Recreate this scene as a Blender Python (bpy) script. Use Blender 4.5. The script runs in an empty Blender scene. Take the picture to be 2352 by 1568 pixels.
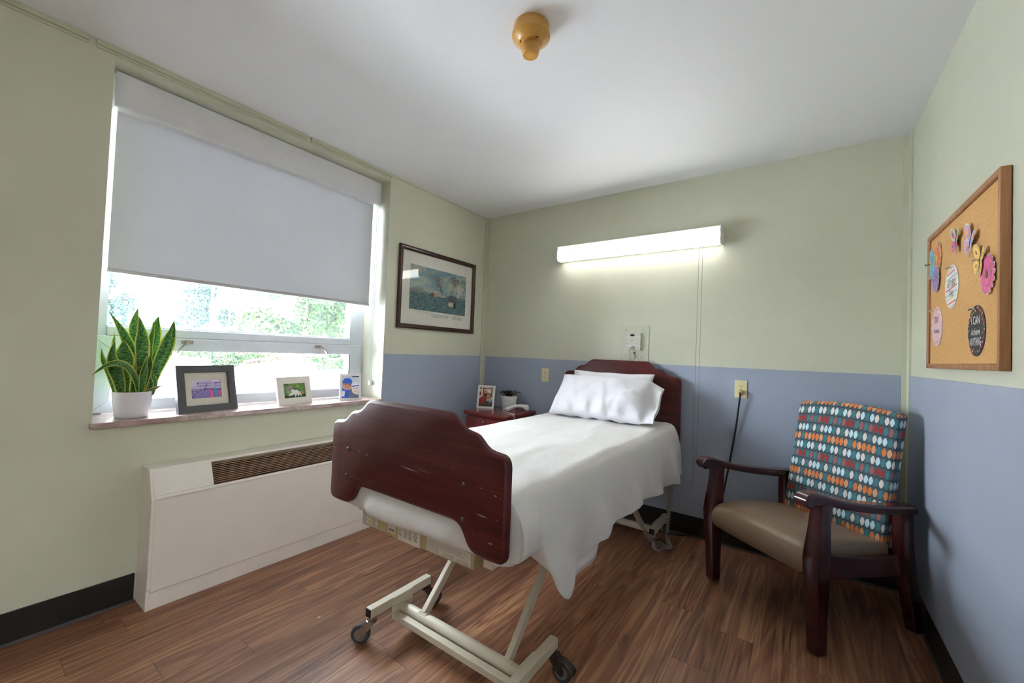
import bpy, bmesh, math, random
from mathutils import Vector, Matrix, noise
random.seed(7)
SC = bpy.context.scene
COL = SC.collection
PI = math.pi

# ------------------------------------------------------------------ helpers
def lin(c):
    def f(v):
        v /= 255.0
        return v / 12.92 if v <= 0.04045 else ((v + 0.055) / 1.055) ** 2.4
    return (f(c[0]), f(c[1]), f(c[2]), 1.0)

class NT:
    """small node-tree builder"""
    def __init__(s, name):
        s.m = bpy.data.materials.new(name); s.m.use_nodes = True
        s.t = s.m.node_tree; s.n = s.t.nodes; s.b = s.n['Principled BSDF']; s.out = s.n['Material Output']
    def add(s, typ, **kw):
        nd = s.n.new(typ)
        for k, v in kw.items():
            if k in ('ins',):
                for kk, vv in v.items(): s.set(nd, kk, vv)
            else: setattr(nd, k, v)
        return nd
    def set(s, nd, key, v):
        sock = nd.inputs[key]
        if isinstance(v, bpy.types.NodeSocket): s.t.links.new(v, sock)
        else: sock.default_value = v
    def math(s, op, a, b=0.0, c=0.0):
        nd = s.add('ShaderNodeMath', operation=op)
        s.set(nd, 0, a); s.set(nd, 1, b); s.set(nd, 2, c)
        return nd.outputs[0]
    def vmul(s, v, k):
        nd = s.add('ShaderNodeMapping'); s.set(nd, 'Vector', v); nd.inputs['Scale'].default_value = k
        return nd.outputs[0]
    def obj(s): return s.add('ShaderNodeTexCoord').outputs['Object']
    def uv(s): return s.add('ShaderNodeTexCoord').outputs['UV']
    def sep(s, v):
        nd = s.add('ShaderNodeSeparateXYZ'); s.set(nd, 0, v); return nd.outputs
    def comb(s, x, y, z):
        nd = s.add('ShaderNodeCombineXYZ'); s.set(nd, 0, x); s.set(nd, 1, y); s.set(nd, 2, z); return nd.outputs[0]
    def noise(s, v, scale, detail=3.0, rough=0.55, dist=0.0):
        nd = s.add('ShaderNodeTexNoise'); s.set(nd, 'Vector', v)
        nd.inputs['Scale'].default_value = scale; nd.inputs['Detail'].default_value = detail
        nd.inputs['Roughness'].default_value = rough; nd.inputs['Distortion'].default_value = dist
        return nd.outputs['Fac']
    def ramp(s, f, stops, interp='LINEAR'):
        nd = s.add('ShaderNodeValToRGB'); s.set(nd, 0, f); cr = nd.color_ramp; cr.interpolation = interp
        while len(cr.elements) < len(stops): cr.elements.new(0.5)
        for e, (p, c) in zip(cr.elements, stops): e.position = p; e.color = c
        return nd.outputs[0]
    def mix(s, f, a, b, mode='MIX'):
        nd = s.add('ShaderNodeMix', data_type='RGBA', blend_type=mode)
        s.set(nd, 0, f); s.set(nd, 6, a); s.set(nd, 7, b)
        return nd.outputs[2]
    def bump(s, h, strength=0.2, dist=0.002):
        nd = s.add('ShaderNodeBump'); s.set(nd, 'Height', h)
        nd.inputs['Strength'].default_value = strength; nd.inputs['Distance'].default_value = dist
        s.set(s.b, 'Normal', nd.outputs[0])
    def P(s, **kw):
        names = dict(color='Base Color', rough='Roughness', metal='Metallic', spec='Specular IOR Level', coat='Coat Weight', coatr='Coat Roughness',
                     sheen='Sheen Weight', emis='Emission Color', estr='Emission Strength', trans='Transmission Weight', alpha='Alpha')
        for k, v in kw.items(): s.set(s.b, names[k], v)
        return s.m

def plain(name, c, rough=0.5, var=0.06, scale=12.0, bump=0.0, bscale=150.0, **kw):
    """procedural paint / plastic / metal: base colour with soft noise variation and fine bump"""
    t = NT(name); o = t.obj(); base = lin(c)
    f = t.noise(o, scale, 4)
    d = tuple(max(0, x * (1 - var)) for x in base[:3]) + (1,); l = tuple(min(1, x * (1 + var)) for x in base[:3]) + (1,)
    t.P(color=t.ramp(f, [(0.3, d), (0.7, l)]), rough=rough, **kw)
    if bump: t.bump(t.noise(o, bscale, 2), bump, 0.001)
    return t.m

def wood(name, dark, mid, light, axis=0, scale=1.0, rough=0.35, coat=0.0, spec=0.5):
    t = NT(name); o = t.obj()
    k = [26.0 * scale] * 3; k[axis] = 1.6 * scale
    v = t.vmul(o, k)
    a = t.noise(v, 1.0, 6, 0.6, 0.6)
    k2 = [170.0 * scale] * 3; k2[axis] = 7.0 * scale
    b = t.noise(t.vmul(o, k2), 1.0, 3)
    f = t.math('ADD', t.math('MULTIPLY', a, 0.72), t.math('MULTIPLY', b, 0.28))
    t.P(color=t.ramp(f, [(0.34, lin(dark)), (0.5, lin(mid)), (0.66, lin(light))]), rough=rough, coat=coat, spec=spec, coatr=0.15)
    t.bump(b, 0.08, 0.0006)
    return t.m

class MB:
    """collects faces; build() links them as ONE mesh object"""
    def __init__(s): s.v = []; s.f = []; s.mi = []; s.uv = []; s.m = 0
    def add(s, verts, faces, uvs=None):
        o = len(s.v); s.v += [tuple(p) for p in verts]
        for i, f in enumerate(faces):
            s.f.append([o + k for k in f]); s.mi.append(s.m)
            s.uv.append(uvs[i] if uvs else None)
        return s
    def box(s, x0, x1, y0, y1, z0, z1, M=None):
        vs = [(x, y, z) for z in (z0, z1) for y in (y0, y1) for x in (x0, x1)]
        if M: vs = [M @ Vector(p) for p in vs]
        return s.add(vs, [(0, 2, 3, 1), (4, 5, 7, 6), (0, 1, 5, 4), (2, 6, 7, 3), (0, 4, 6, 2), (1, 3, 7, 5)])
    def beam(s, a, b, w, h, up=(0, 0, 1)):
        a, b = Vector(a), Vector(b); d = (b - a).normalized(); r = d.cross(Vector(up)).normalized(); u = r.cross(d)
        vs = [p + r * x * w / 2 + u * y * h / 2 for p in (a, b) for y in (-1, 1) for x in (-1, 1)]
        return s.add(vs, [(0, 2, 3, 1), (4, 5, 7, 6), (0, 1, 5, 4), (2, 6, 7, 3), (0, 4, 6, 2), (1, 3, 7, 5)])
    def tube(s, path, r, n=10, caps=True, closed=False):
        P = [Vector(p) for p in path]; N = len(P); rs = r if isinstance(r, (list, tuple)) else [r] * N
        rings = []; ref = None
        for i in range(N):
            if closed: d = (P[(i + 1) % N] - P[i - 1])
            else: d = P[min(i + 1, N - 1)] - P[max(i - 1, 0)]
            d.normalize()
            if ref is None:
                ref = d.orthogonal().normalized()
            else:
                ref = (ref - d * ref.dot(d)); ref = ref.normalized() if ref.length > 1e-6 else d.orthogonal().normalized()
            b = d.cross(ref)
            rings.append([P[i] + (ref * math.cos(2 * PI * k / n) + b * math.sin(2 * PI * k / n)) * rs[i] for k in range(n)])
        vs = [p for rg in rings for p in rg]; fs = []
        for i in range(N if closed else N - 1):
            j = (i + 1) % N
            for k in range(n):
                k2 = (k + 1) % n
                fs.append((i * n + k, i * n + k2, j * n + k2, j * n + k))
        if caps and not closed:
            fs.append(tuple(reversed(range(n)))); fs.append(tuple((N - 1) * n + k for k in range(n)))
        return s.add(vs, fs)
    def cyl(s, a, b, r, n=20, r2=None): return s.tube([a, b], [r, r if r2 is None else r2], n)
    def lathe(s, prof, c=(0, 0, 0), n=32, M=None, sx=1.0, sy=1.0):
        vs = []; fs = []; N = len(prof)
        for (r, z) in prof:
            for k in range(n):
                p = Vector((r * math.cos(2 * PI * k / n) * sx, r * math.sin(2 * PI * k / n) * sy, z))
                vs.append((M @ p) if M else p + Vector(c))
        for i in range(N - 1):
            for k in range(n):
                k2 = (k + 1) % n
                fs.append((i * n + k, i * n + k2, (i + 1) * n + k2, (i + 1) * n + k))
        return s.add(vs, fs)
    def prism(s, pts, t0, t1, M, side=True):
        """outline pts (2-D) in the local XY of M, extruded from t0 to t1 along its Z"""
        n = len(pts)
        vs = [M @ Vector((x, y, t)) for t in (t0, t1) for (x, y) in pts]
        fs = [tuple(reversed(range(n))), tuple(range(n, 2 * n))]
        if side: fs += [(k, (k + 1) % n, n + (k + 1) % n, n + k) for k in range(n)]
        return s.add(vs, fs)
    def flat(s, pts, t, M): return s.add([M @ Vector((x, y, t)) for (x, y) in pts], [tuple(range(len(pts)))])
    def rect(s, x0, x1, y0, y1, t, M): return s.flat([(x0, y0), (x1, y0), (x1, y1), (x0, y1)], t, M)
    def disc(s, cx, cy, rx, ry, t, M, n=20, a0=0.0):
        return s.flat([(cx + rx * math.cos(2 * PI * k / n + a0), cy + ry * math.sin(2 * PI * k / n + a0)) for k in range(n)], t, M)
    def grid(s, rows, uvf=None, flip=False):
        R = len(rows); Cn = len(rows[0]); vs = [p for r in rows for p in r]; fs = []; us = []
        for i in range(R - 1):
            for j in range(Cn - 1):
                q = [(i, j), (i, j + 1), (i + 1, j + 1), (i + 1, j)]
                if flip: q.reverse()
                fs.append(tuple(a * Cn + b for a, b in q))
                us.append([uvf(a / (R - 1), b / (Cn - 1)) for a, b in q] if uvf else None)
        return s.add(vs, fs, us if uvf else None)
    def sphere(s, c, r, n=12, m=8, sz=1.0):
        prof = [(max(1e-5, r * math.sin(PI * i / m)), -r * sz * math.cos(PI * i / m)) for i in range(m + 1)]
        return s.lathe(prof, c, n)
    def build(s, name, mats, parent=None, org=None, smooth=35, bevel=0.0, seg=2, subsurf=0, solid=0.0, weld=False):
        me = bpy.data.meshes.new(name)
        o3 = Vector(org) if org is not None else Vector((0, 0, 0))
        me.from_pydata([tuple(Vector(p) - o3) for p in s.v], [], s.f)
        if not isinstance(mats, (list, tuple)): mats = [mats]
        for m in mats: me.materials.append(m)
        for p, i in zip(me.polygons, s.mi): p.material_index = min(i, len(mats) - 1)
        if any(u for u in s.uv):
            L = me.uv_layers.new(name='UVMap')
            for p, u in zip(me.polygons, s.uv):
                if u:
                    for li, q in zip(p.loop_indices, u): L.data[li].uv = q
        bm = bmesh.new(); bm.from_mesh(me)
        if weld: bmesh.ops.remove_doubles(bm, verts=bm.verts, dist=1e-5)
        bmesh.ops.recalc_face_normals(bm, faces=bm.faces)
        bm.to_mesh(me); bm.free()
        if smooth:
            me.polygons.foreach_set('use_smooth', [True] * len(me.polygons))
            me.set_sharp_from_angle(angle=math.radians(smooth))
        ob = bpy.data.objects.new(name, me); COL.objects.link(ob)
        if parent is not None: ob.parent = parent
        elif org is not None: ob.location = o3
        if bevel:
            b = ob.modifiers.new('Bevel', 'BEVEL'); b.width = bevel; b.segments = seg; b.limit_method = 'ANGLE'; b.angle_limit = math.radians(40)
            b.harden_normals = True
        if solid:
            b = ob.modifiers.new('Solidify', 'SOLIDIFY'); b.thickness = solid; b.offset = -1
        if subsurf:
            b = ob.modifiers.new('Subsurf', 'SUBSURF'); b.levels = subsurf; b.render_levels = subsurf
        return ob

def tag(o, label=None, cat=None, group=None, kind=None):
    if label: o['label'] = label
    if cat: o['category'] = cat
    if group: o['group'] = group
    if kind: o['kind'] = kind
    return o
def struct(o, label=None, cat=None): return tag(o, label, cat, kind='structure')
def empty(name, loc=(0, 0, 0), rz=0.0, label=None, cat=None, group=None, rot=None):
    o = bpy.data.objects.new(name, None); COL.objects.link(o); o.location = loc
    o.rotation_euler = rot if rot else (0, 0, rz); o.empty_display_size = 0.05
    return tag(o, label, cat, group)
def copy_tree(o, parent=None):
    c = o.copy(); COL.objects.link(c); c.parent = parent
    for ch in [x for x in COL.objects if x.parent == o]: copy_tree(ch, c)
    return c
def frame_mat(o, right, up):
    r = Vector(right).normalized(); u = Vector(up).normalized(); n = r.cross(u)
    M = Matrix.Identity(4)
    for i in range(3): M[i][0] = r[i]; M[i][1] = u[i]; M[i][2] = n[i]; M[i][3] = o[i]
    return M
def text_mb(mb, body, size, M, x=0.0, y=0.0, t=0.0006, align='CENTER', sx=1.0, shear=0.0, ext=0.0):
    cu = bpy.data.curves.new('lettering', 'FONT'); cu.body = body; cu.size = size; cu.align_x = align; cu.align_y = 'CENTER'; cu.shear = shear
    cu.extrude = ext; cu.resolution_u = 2
    ob = bpy.data.objects.new('lettering', cu); COL.objects.link(ob)
    dg = bpy.context.evaluated_depsgraph_get(); ev = ob.evaluated_get(dg); me = ev.to_mesh()
    vs = [M @ Vector((v.co.x * sx + x, v.co.y + y, v.co.z + t)) for v in me.vertices]
    mb.add(vs, [tuple(p.vertices) for p in me.polygons])
    ev.to_mesh_clear(); bpy.data.objects.remove(ob); bpy.data.curves.remove(cu)
    return mb
def helix(path, r, pitch, n=10):
    """points of a coil wound round a polyline"""
    P = [Vector(p) for p in path]; out = []; ph = 0.0; ref = None
    for a, b in zip(P[:-1], P[1:]):
        d = b - a; L = d.length; d.normalize()
        if ref is None: ref = d.orthogonal().normalized()
        ref = (ref - d * ref.dot(d)).normalized(); q = d.cross(ref)
        steps = max(2, int(L / pitch * n))
        for i in range(steps):
            c = a + d * (L * i / steps); out.append(c + (ref * math.cos(ph) + q * math.sin(ph)) * r); ph += 2 * PI * (L / steps) / pitch
    return out
def spline(pts, n=8):
    P = [Vector(p) for p in pts]; out = []
    for i in range(len(P) - 1):
        p0, p1, p2, p3 = P[max(i - 1, 0)], P[i], P[i + 1], P[min(i + 2, len(P) - 1)]
        for k in range(n):
            t = k / n
            out.append(0.5 * ((2 * p1) + (p2 - p0) * t + (2 * p0 - 5 * p1 + 4 * p2 - p3) * t * t + (3 * p1 - p0 - 3 * p2 + p3) * t ** 3))
    out.append(P[-1]); return out
def interp(x, pts):
    if x <= pts[0][0]: return pts[0][1]
    for (a, va), (b, vb) in zip(pts[:-1], pts[1:]):
        if x <= b: return va + (vb - va) * (x - a) / (b - a)
    return pts[-1][1]
def fbm(p, o=3): return noise.fractal(Vector(p), 1.0, 2.0, o, noise_basis='PERLIN_ORIGINAL')

W, H, D = 2.919, 2.44, 8.0          # room width, height, length (the wall behind the camera is at y = -D)
HB = 1.14                           # top of the blue wall panel
WY0, WY1 = -2.589, -1.123           # window opening
WZ0, WZ1 = 0.80, 2.395

# ------------------------------------------------------------------ materials
def wall_paint(name, c):
    t = NT(name); o = t.obj()
    f = t.noise(o, 1.7, 5, 0.6); g = t.noise(o, 38.0, 3)
    b = lin(c); lo = tuple(v * 0.955 for v in b[:3]) + (1,); hi = tuple(min(1, v * 1.03) for v in b[:3]) + (1,)
    t.P(color=t.ramp(f, [(0.35, lo), (0.65, hi)]), rough=0.42, spec=0.35)
    h = t.math('ADD', t.math('MULTIPLY', t.noise(o, 130.0, 2), 0.5), t.math('MULTIPLY', g, 0.5))
    t.bump(h, 0.10, 0.002)
    return t.m
m_green = wall_paint('sage_wall_paint', (208, 209, 189))
m_blue = wall_paint('blue_wall_panel', (161, 171, 189))
def ceil_paint():
    t = NT('ceiling_paint'); o = t.obj()
    t.P(color=t.ramp(t.noise(o, 0.9, 4), [(0.3, lin((238, 240, 243))), (0.7, lin((243, 245, 248)))]), rough=0.48, spec=0.24)
    t.bump(t.noise(o, 90.0, 2), 0.06, 0.002)
    return t.m
m_ceil = ceil_paint()
m_added_hall = wall_paint('cream_added_hall_paint', (232, 228, 220))  # for the added hall out of view
m_trim = plain('sage_trim_paint', (196, 199, 176), 0.35, 0.03, bump=0.05)
m_base = plain('black_rubber_baseboard', (26, 26, 24), 0.45, 0.1)
m_strip = plain('grey_seam_strip', (88, 86, 88), 0.4, 0.1)

def floor_mat():
    t = NT('vinyl_plank_floor'); o = t.obj(); s = t.sep(o)
    w, L = 0.128, 1.22
    px = t.math('DIVIDE', s[0], w); row = t.math('FLOOR', px); fx = t.math('FRACT', px)
    wn = t.add('ShaderNodeTexWhiteNoise', noise_dimensions='1D'); t.set(wn, 'W', row)
    py = t.math('ADD', t.math('DIVIDE', s[1], L), t.math('MULTIPLY', wn.outputs['Value'], 7.0)); cell = t.math('FLOOR', py); fy = t.math('FRACT', py)
    wn2 = t.add('ShaderNodeTexWhiteNoise', noise_dimensions='2D'); t.set(wn2, 'Vector', t.comb(row, cell, 0.0))
    r = wn2.outputs['Value']
    off = t.math('MULTIPLY', r, 37.0)
    v = t.comb(t.math('ADD', t.math('MULTIPLY', s[0], 9.0), off), t.math('ADD', t.math('MULTIPLY', s[1], 0.62), off), off)
    a = t.noise(v, 1.0, 4, 0.5, 0.8)
    rings = t.math('SINE', t.math('MULTIPLY', a, 52.0))
    rings = t.math('MULTIPLY_ADD', rings, 0.5, 0.5)
    v2 = t.comb(t.math('MULTIPLY', s[0], 150.0), t.math('ADD', t.math('MULTIPLY', s[1], 2.6), off), off)
    fine = t.noise(v2, 1.0, 4, 0.6)
    v3 = t.comb(t.math('ADD', t.math('MULTIPLY', s[0], 46.0), off), t.math('MULTIPLY', s[1], 0.75), off)
    streak = t.noise(v3, 1.0, 5, 0.62, 0.5)
    f = t.math('ADD', t.math('MULTIPLY', rings, 0.15), t.math('ADD', t.math('MULTIPLY', fine, 0.35), t.math('MULTIPLY', streak, 0.50)))
    f = t.math('ADD', f, t.math('MULTIPLY', t.math('SUBTRACT', r, 0.5), 0.10))
    c = t.ramp(f, [(0.27, lin((78, 46, 31))), (0.41, lin((116, 74, 50))), (0.53, lin((148, 101, 71))), (0.72, lin((192, 146, 104)))])
    # pink cast on some boards, dark knots
    c = t.mix(t.math('MULTIPLY', wn2.outputs['Color'], 0.22), c, lin((122, 74, 56)))
    kn = t.ramp(t.noise(t.comb(t.math('MULTIPLY', s[0], 9.0), t.math('MULTIPLY', s[1], 2.6), off), 1.0, 2, 0.5, 0.6), [(0.70, (0, 0, 0, 1)), (0.80, (1, 1, 1, 1))])
    c = t.mix(t.math('MULTIPLY', kn, 0.65), c, lin((52, 28, 24)))
    seam = t.math('MAXIMUM', t.math('LESS_THAN', fx, 0.012), t.math('LESS_THAN', fy, 0.0022))
    c = t.mix(t.math('MULTIPLY', seam, 0.55), c, lin((38, 22, 18)))
    t.P(color=c, rough=t.math('MULTIPLY_ADD', fine, 0.14, 0.36), spec=0.75)
    t.bump(t.math('ADD', t.math('MULTIPLY', fine, 0.5), t.math('MULTIPLY', seam, -1.0)), 0.12, 0.001)
    return t.m
m_floor = floor_mat()

m_sill = None
def marble():
    t = NT('pink_marble_sill'); o = t.obj()
    a = t.noise(o, 9.0, 6, 0.65, 1.6); b = t.noise(o, 60.0, 4)
    f = t.math('ADD', t.math('MULTIPLY', a, 0.7), t.math('MULTIPLY', b, 0.3))
    t.P(color=t.ramp(f, [(0.32, lin((138, 112, 108))), (0.5, lin((178, 155, 149))), (0.7, lin((200, 182, 176)))]), rough=0.22)
    return t.m
m_sill = marble()
m_alu = plain('white_window_aluminium', (206, 211, 218), 0.35, 0.03)
m_gasket = plain('dark_gasket', (70, 78, 84), 0.5, 0.05)
def glass():
    t = NT('window_glass'); n = t.n
    tr = t.add('ShaderNodeBsdfTransparent'); gl = t.add('ShaderNodeBsdfGlossy'); gl.inputs['Roughness'].default_value = 0.02
    df = t.add('ShaderNodeBsdfTranslucent'); df.inputs['Color'].default_value = (0.9, 0.95, 1, 1)
    dust = t.ramp(t.noise(t.obj(), 7.0, 6, 0.7), [(0.35, (0.003,) * 3 + (1,)), (0.75, (0.012,) * 3 + (1,))])
    m0 = t.add('ShaderNodeMixShader'); t.set(m0, 0, dust); t.set(m0, 1, tr.outputs[0]); t.set(m0, 2, df.outputs[0])
    fr = t.add('ShaderNodeFresnel'); fr.inputs['IOR'].default_value = 1.35
    mx = t.add('ShaderNodeMixShader'); t.set(mx, 0, fr.outputs[0]); t.set(mx, 1, m0.outputs[0]); t.set(mx, 2, gl.outputs[0])
    t.t.links.new(mx.outputs[0], t.out.inputs['Surface'])
    return t.m
m_glass = glass()
def picture_glass():
    t = NT('picture_glass')
    tr = t.add('ShaderNodeBsdfTransparent'); gl = t.add('ShaderNodeBsdfGlossy'); gl.inputs['Roughness'].default_value = 0.03
    rg = t.ramp(t.noise(t.obj(), 3.0, 2), [(0.3, (0.02,) * 3 + (1,)), (0.7, (0.04,) * 3 + (1,))]); t.set(gl, 'Roughness', rg)
    fr = t.add('ShaderNodeFresnel'); fr.inputs['IOR'].default_value = 1.5
    mx = t.add('ShaderNodeMixShader'); t.set(mx, 0, fr.outputs[0]); t.set(mx, 1, tr.outputs[0]); t.set(mx, 2, gl.outputs[0])
    t.t.links.new(mx.outputs[0], t.out.inputs['Surface'])
    return t.m
m_pglass = picture_glass()
def shade_cloth():
    t = NT('grey_roller_shade_cloth'); o = t.obj()
    w = t.noise(t.vmul(o, (1, 300, 300)), 1.0, 2)
    c = t.ramp(t.math('ADD', t.math('MULTIPLY', w, 0.3), t.math('MULTIPLY', t.noise(o, 2.0, 4), 0.7)), [(0.3, lin((184, 182, 182))), (0.7, lin((196, 194, 194)))])
    t.P(color=c, rough=0.8, spec=0.2)
    tl = t.add('ShaderNodeBsdfTranslucent'); tl.inputs['Color'].default_value = lin((190, 195, 205))
    mx = t.add('ShaderNodeMixShader'); mx.inputs[0].default_value = SHADE_T
    t.set(mx, 1, t.b.outputs[0]); t.set(mx, 2, tl.outputs[0]); t.t.links.new(mx.outputs[0], t.out.inputs['Surface'])
    return t.m
SHADE_T = 0.015
m_shade = shade_cloth()
m_white = plain('white_powder_coat', (222, 222, 226), 0.4, 0.03)
m_white_plastic = plain('white_plastic', (232, 232, 234), 0.35, 0.03)
m_chain = plain('steel_bead_chain', (150, 148, 146), 0.3, 0.05, metal=0.8)
m_chainw = plain('white_bead_chain', (200, 202, 208), 0.4, 0.05)
m_nickel = plain('brushed_nickel', (176, 168, 152), 0.28, 0.08, metal=1.0)
m_cream_metal = plain('cream_enamel_steel', (234, 227, 218), 0.42, 0.03, 5.0, 0.04)
m_rust = None
def rust():
    t = NT('rusty_grille_interior'); o = t.obj()
    f = t.noise(t.vmul(o, (30, 7, 30)), 1.0, 5, 0.65)
    t.P(color=t.ramp(f, [(0.35, lin((34, 20, 15))), (0.55, lin((82, 46, 30))), (0.75, lin((140, 84, 54)))]), rough=0.7)
    return t.m
m_rust = rust()
m_louvre = plain('worn_grille_bar', (186, 150, 122), 0.45, 0.25, 30.0)
m_bedwood = wood('mahogany_laminate', (62, 21, 23), (78, 28, 29), (96, 38, 37), 0, 1.0, 0.36, 0.05, 0.35)
m_nswood = wood('mahogany_veneer', (92, 34, 36), (118, 46, 46), (140, 62, 58), 2, 1.0, 0.28, 0.2)
m_chairwood = wood('dark_cherry_wood', (48, 12, 17), (58, 15, 21), (70, 20, 25), 2, 1.0, 0.22, 0.35)
m_scuff = plain('pale_scuff', (150, 142, 144), 0.6, 0.2, 200.0)
m_bedmetal = plain('beige_bed_enamel', (205, 196, 176), 0.38, 0.04, 10.0)
m_boxmetal = plain('tan_control_housing', (176, 160, 118), 0.45, 0.05, 8.0, 0.05)
m_steel = plain('galvanised_steel', (170, 166, 160), 0.32, 0.2, 40.0, metal=0.9)
m_darksteel = plain('dark_caster_steel', (88, 82, 78), 0.35, 0.2, 40.0, metal=0.8)
m_tyre = plain('grey_caster_tyre', (66, 64, 66), 0.55, 0.1)
m_hub = plain('caster_hub', (128, 120, 116), 0.45, 0.1)
m_lilac = plain('lilac_caster_tyre', (150, 138, 160), 0.5, 0.08)
m_black = plain('black_plastic', (22, 22, 23), 0.4, 0.1)
m_label = plain('label_paper', (206, 200, 186), 0.6, 0.04)
m_ink = plain('label_ink', (40, 40, 42), 0.6, 0.1)
m_yellow = plain('hazard_yellow', (214, 190, 30), 0.5, 0.05)
def cloth_mat(name, c, weave=900.0, bs=0.25, stripes=False, dirn=0):
    t = NT(name); o = t.obj(); s = t.sep(o); b = lin(c)
    n1 = t.noise(o, 7.0, 5, 0.6)
    lo = tuple(v * 0.95 for v in b[:3]) + (1,)
    t.P(color=t.ramp(n1, [(0.3, lo), (0.7, b)]), rough=0.92, spec=0.12, sheen=0.15)
    h = t.noise(t.vmul(o, (46, 8, 30)), 1.0, 6, 0.72)
    fuzz = t.noise(o, 420.0, 3, 0.7)
    hh = t.math('ADD', t.math('MULTIPLY', h, 0.9), t.math('MULTIPLY', fuzz, 0.45))
    if stripes:
        bx = t.math('GREATER_THAN', t.math('FRACT', t.math('MULTIPLY', s[0], 5.2)), 0.5); by = t.math('GREATER_THAN', t.math('FRACT', t.math('MULTIPLY', s[1], 3.4)), 0.5)
        band = t.math('ABSOLUTE', t.math('SUBTRACT', bx, by))
        rib = t.math('SINE', t.math('MULTIPLY', t.math('ADD', s[0], t.math('MULTIPLY', t.math('ADD', s[2], s[1]), 0.55)), 900.0))
        hh = t.math('ADD', hh, t.math('MULTIPLY', t.math('MULTIPLY', rib, band), 0.06))
    t.bump(hh, bs, 0.004)
    return t.m
m_blanket = cloth_mat('cream_woven_blanket', (222, 219, 216), bs=0.45, stripes=True)
m_sheet = cloth_mat('white_bed_sheet', (236, 230, 228), bs=0.12)
m_pillow = cloth_mat('white_pillowcase', (222, 222, 228), bs=0.14)
m_mattress = cloth_mat('mattress_ticking', (210, 206, 198), bs=0.1)
def seat_vinyl():
    t = NT('taupe_vinyl_seat'); o = t.obj()
    t.P(color=t.ramp(t.noise(o, 6.0, 4), [(0.3, lin((136, 114, 92))), (0.7, lin((148, 125, 101)))]), rough=0.34, spec=0.5)
    t.bump(t.noise(o, 500.0, 2), 0.08, 0.0006)
    return t.m
m_vinyl = seat_vinyl()
def chair_fabric():
    t = NT('leaf_dot_upholstery'); s = t.sep(t.uv())
    u, v = s[0], s[1]
    CU, CV = 0.0208, 0.0476
    row = t.math('FLOOR', t.math('DIVIDE', v, CV)); fv = t.math('FRACT', t.math('DIVIDE', v, CV))
    shift = t.math('MULTIPLY', t.math('FRACT', t.math('MULTIPLY', row, 0.37)), 3.0)
    uu = t.math('ADD', t.math('DIVIDE', u, CU), shift)
    fu = t.math('FRACT', uu); cell = t.math('FLOOR', uu)
    dx = t.math('ABSOLUTE', t.math('MULTIPLY', t.math('SUBTRACT', fu, 0.5), 2.0)); dy = t.math('ABSOLUTE', t.math('MULTIPLY', t.math('SUBTRACT', fv, 0.5), 2.0))
    # lens shape: |x| < 0.86*(1 - (y/0.86)^2)
    yy = t.math('DIVIDE', dy, 0.86); lens = t.math('MULTIPLY', t.math('SUBTRACT', 1.0, t.math('MULTIPLY', yy, yy)), 0.88)
    inside = t.math('LESS_THAN', dx, lens)
    idx = t.math('DIVIDE', t.math('ADD', t.math('FLOORED_MODULO', cell, 6.0), 0.5), 6.0)
    TEAL = lin((66, 120, 128)); PALE = lin((186, 214, 222)); CREAM = lin((212, 202, 198)); RED = lin((150, 54, 50)); ROSE = lin((150, 92, 92)); OR = lin((212, 120, 62)); TAN = lin((208, 152, 112))
    def seq(cs): return t.ramp(idx, [(i / 6.0, c) for i, c in enumerate(cs)], 'CONSTANT')
    rA = seq([OR, TAN, OR, OR, TAN, TEAL]); rB = seq([PALE, CREAM, TEAL, CREAM, PALE, TEAL]); rC = seq([ROSE, TEAL, ROSE, RED, RED, TEAL]); rD = seq([CREAM, TEAL, CREAM, PALE, PALE, TEAL])
    k = t.math('FLOORED_MODULO', row, 4.0)
    c = t.mix(t.math('GREATER_THAN', k, 0.5), rA, rD)
    c = t.mix(t.math('GREATER_THAN', k, 1.5), c, rC)
    c = t.mix(t.math('GREATER_THAN', k, 2.5), c, rB)
    bg = t.mix(t.noise(t.vmul(t.uv(), (700, 700, 1)), 1.0, 2), lin((66, 86, 94)), lin((76, 97, 104)))
    wav = t.math('ADD', fv, t.math('MULTIPLY', t.math('SINE', t.math('MULTIPLY', uu, 2 * PI)), 0.03))
    line = t.math('MAXIMUM', t.math('LESS_THAN', wav, 0.045), t.math('GREATER_THAN', wav, 0.985))
    c = t.mix(inside, bg, c); c = t.mix(line, c, lin((44, 48, 52)))
    t.P(color=c, rough=0.75, spec=0.2, sheen=0.1)
    t.bump(t.noise(t.vmul(t.uv(), (1500, 1500, 1)), 1.0, 1), 0.15, 0.0008)
    return t.m
m_fabric = chair_fabric()
m_outlet = plain('ivory_outlet_plate', (222, 212, 170), 0.35, 0.03)
m_outdark = plain('outlet_slot', (60, 54, 44), 0.6, 0.05)
m_cordblack = plain('black_cord', (16, 16, 17), 0.4, 0.1)
m_cordwhite = plain('pale_cord', (206, 196, 190), 0.45, 0.05)
m_coil = plain('grey_coil_cord', (160, 154, 142), 0.45, 0.1)
m_clear = plain('translucent_plug', (190, 172, 110), 0.25, 0.1)
m_plate = plain('sage_steel_plate', (202, 205, 186), 0.3, 0.02)
m_call = plain('ivory_call_unit', (206, 204, 194), 0.45, 0.03)
m_navy = plain('navy_button', (20, 28, 52), 0.3, 0.1)
m_redp = plain('red_mark', (160, 40, 44), 0.5, 0.1)
m_framewood = wood('walnut_picture_frame', (40, 22, 18), (64, 36, 28), (86, 52, 40), 1, 1.0, 0.3, 0.15)
m_paper = plain('print_paper', (246, 243, 235), 0.7, 0.02)
m_paperink = plain('pencil_ink', (120, 118, 114), 0.7, 0.1)
m_corkwood = wood('oak_board_frame', (118, 76, 42), (146, 98, 58), (168, 120, 78), 2, 1.0, 0.45)
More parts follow.
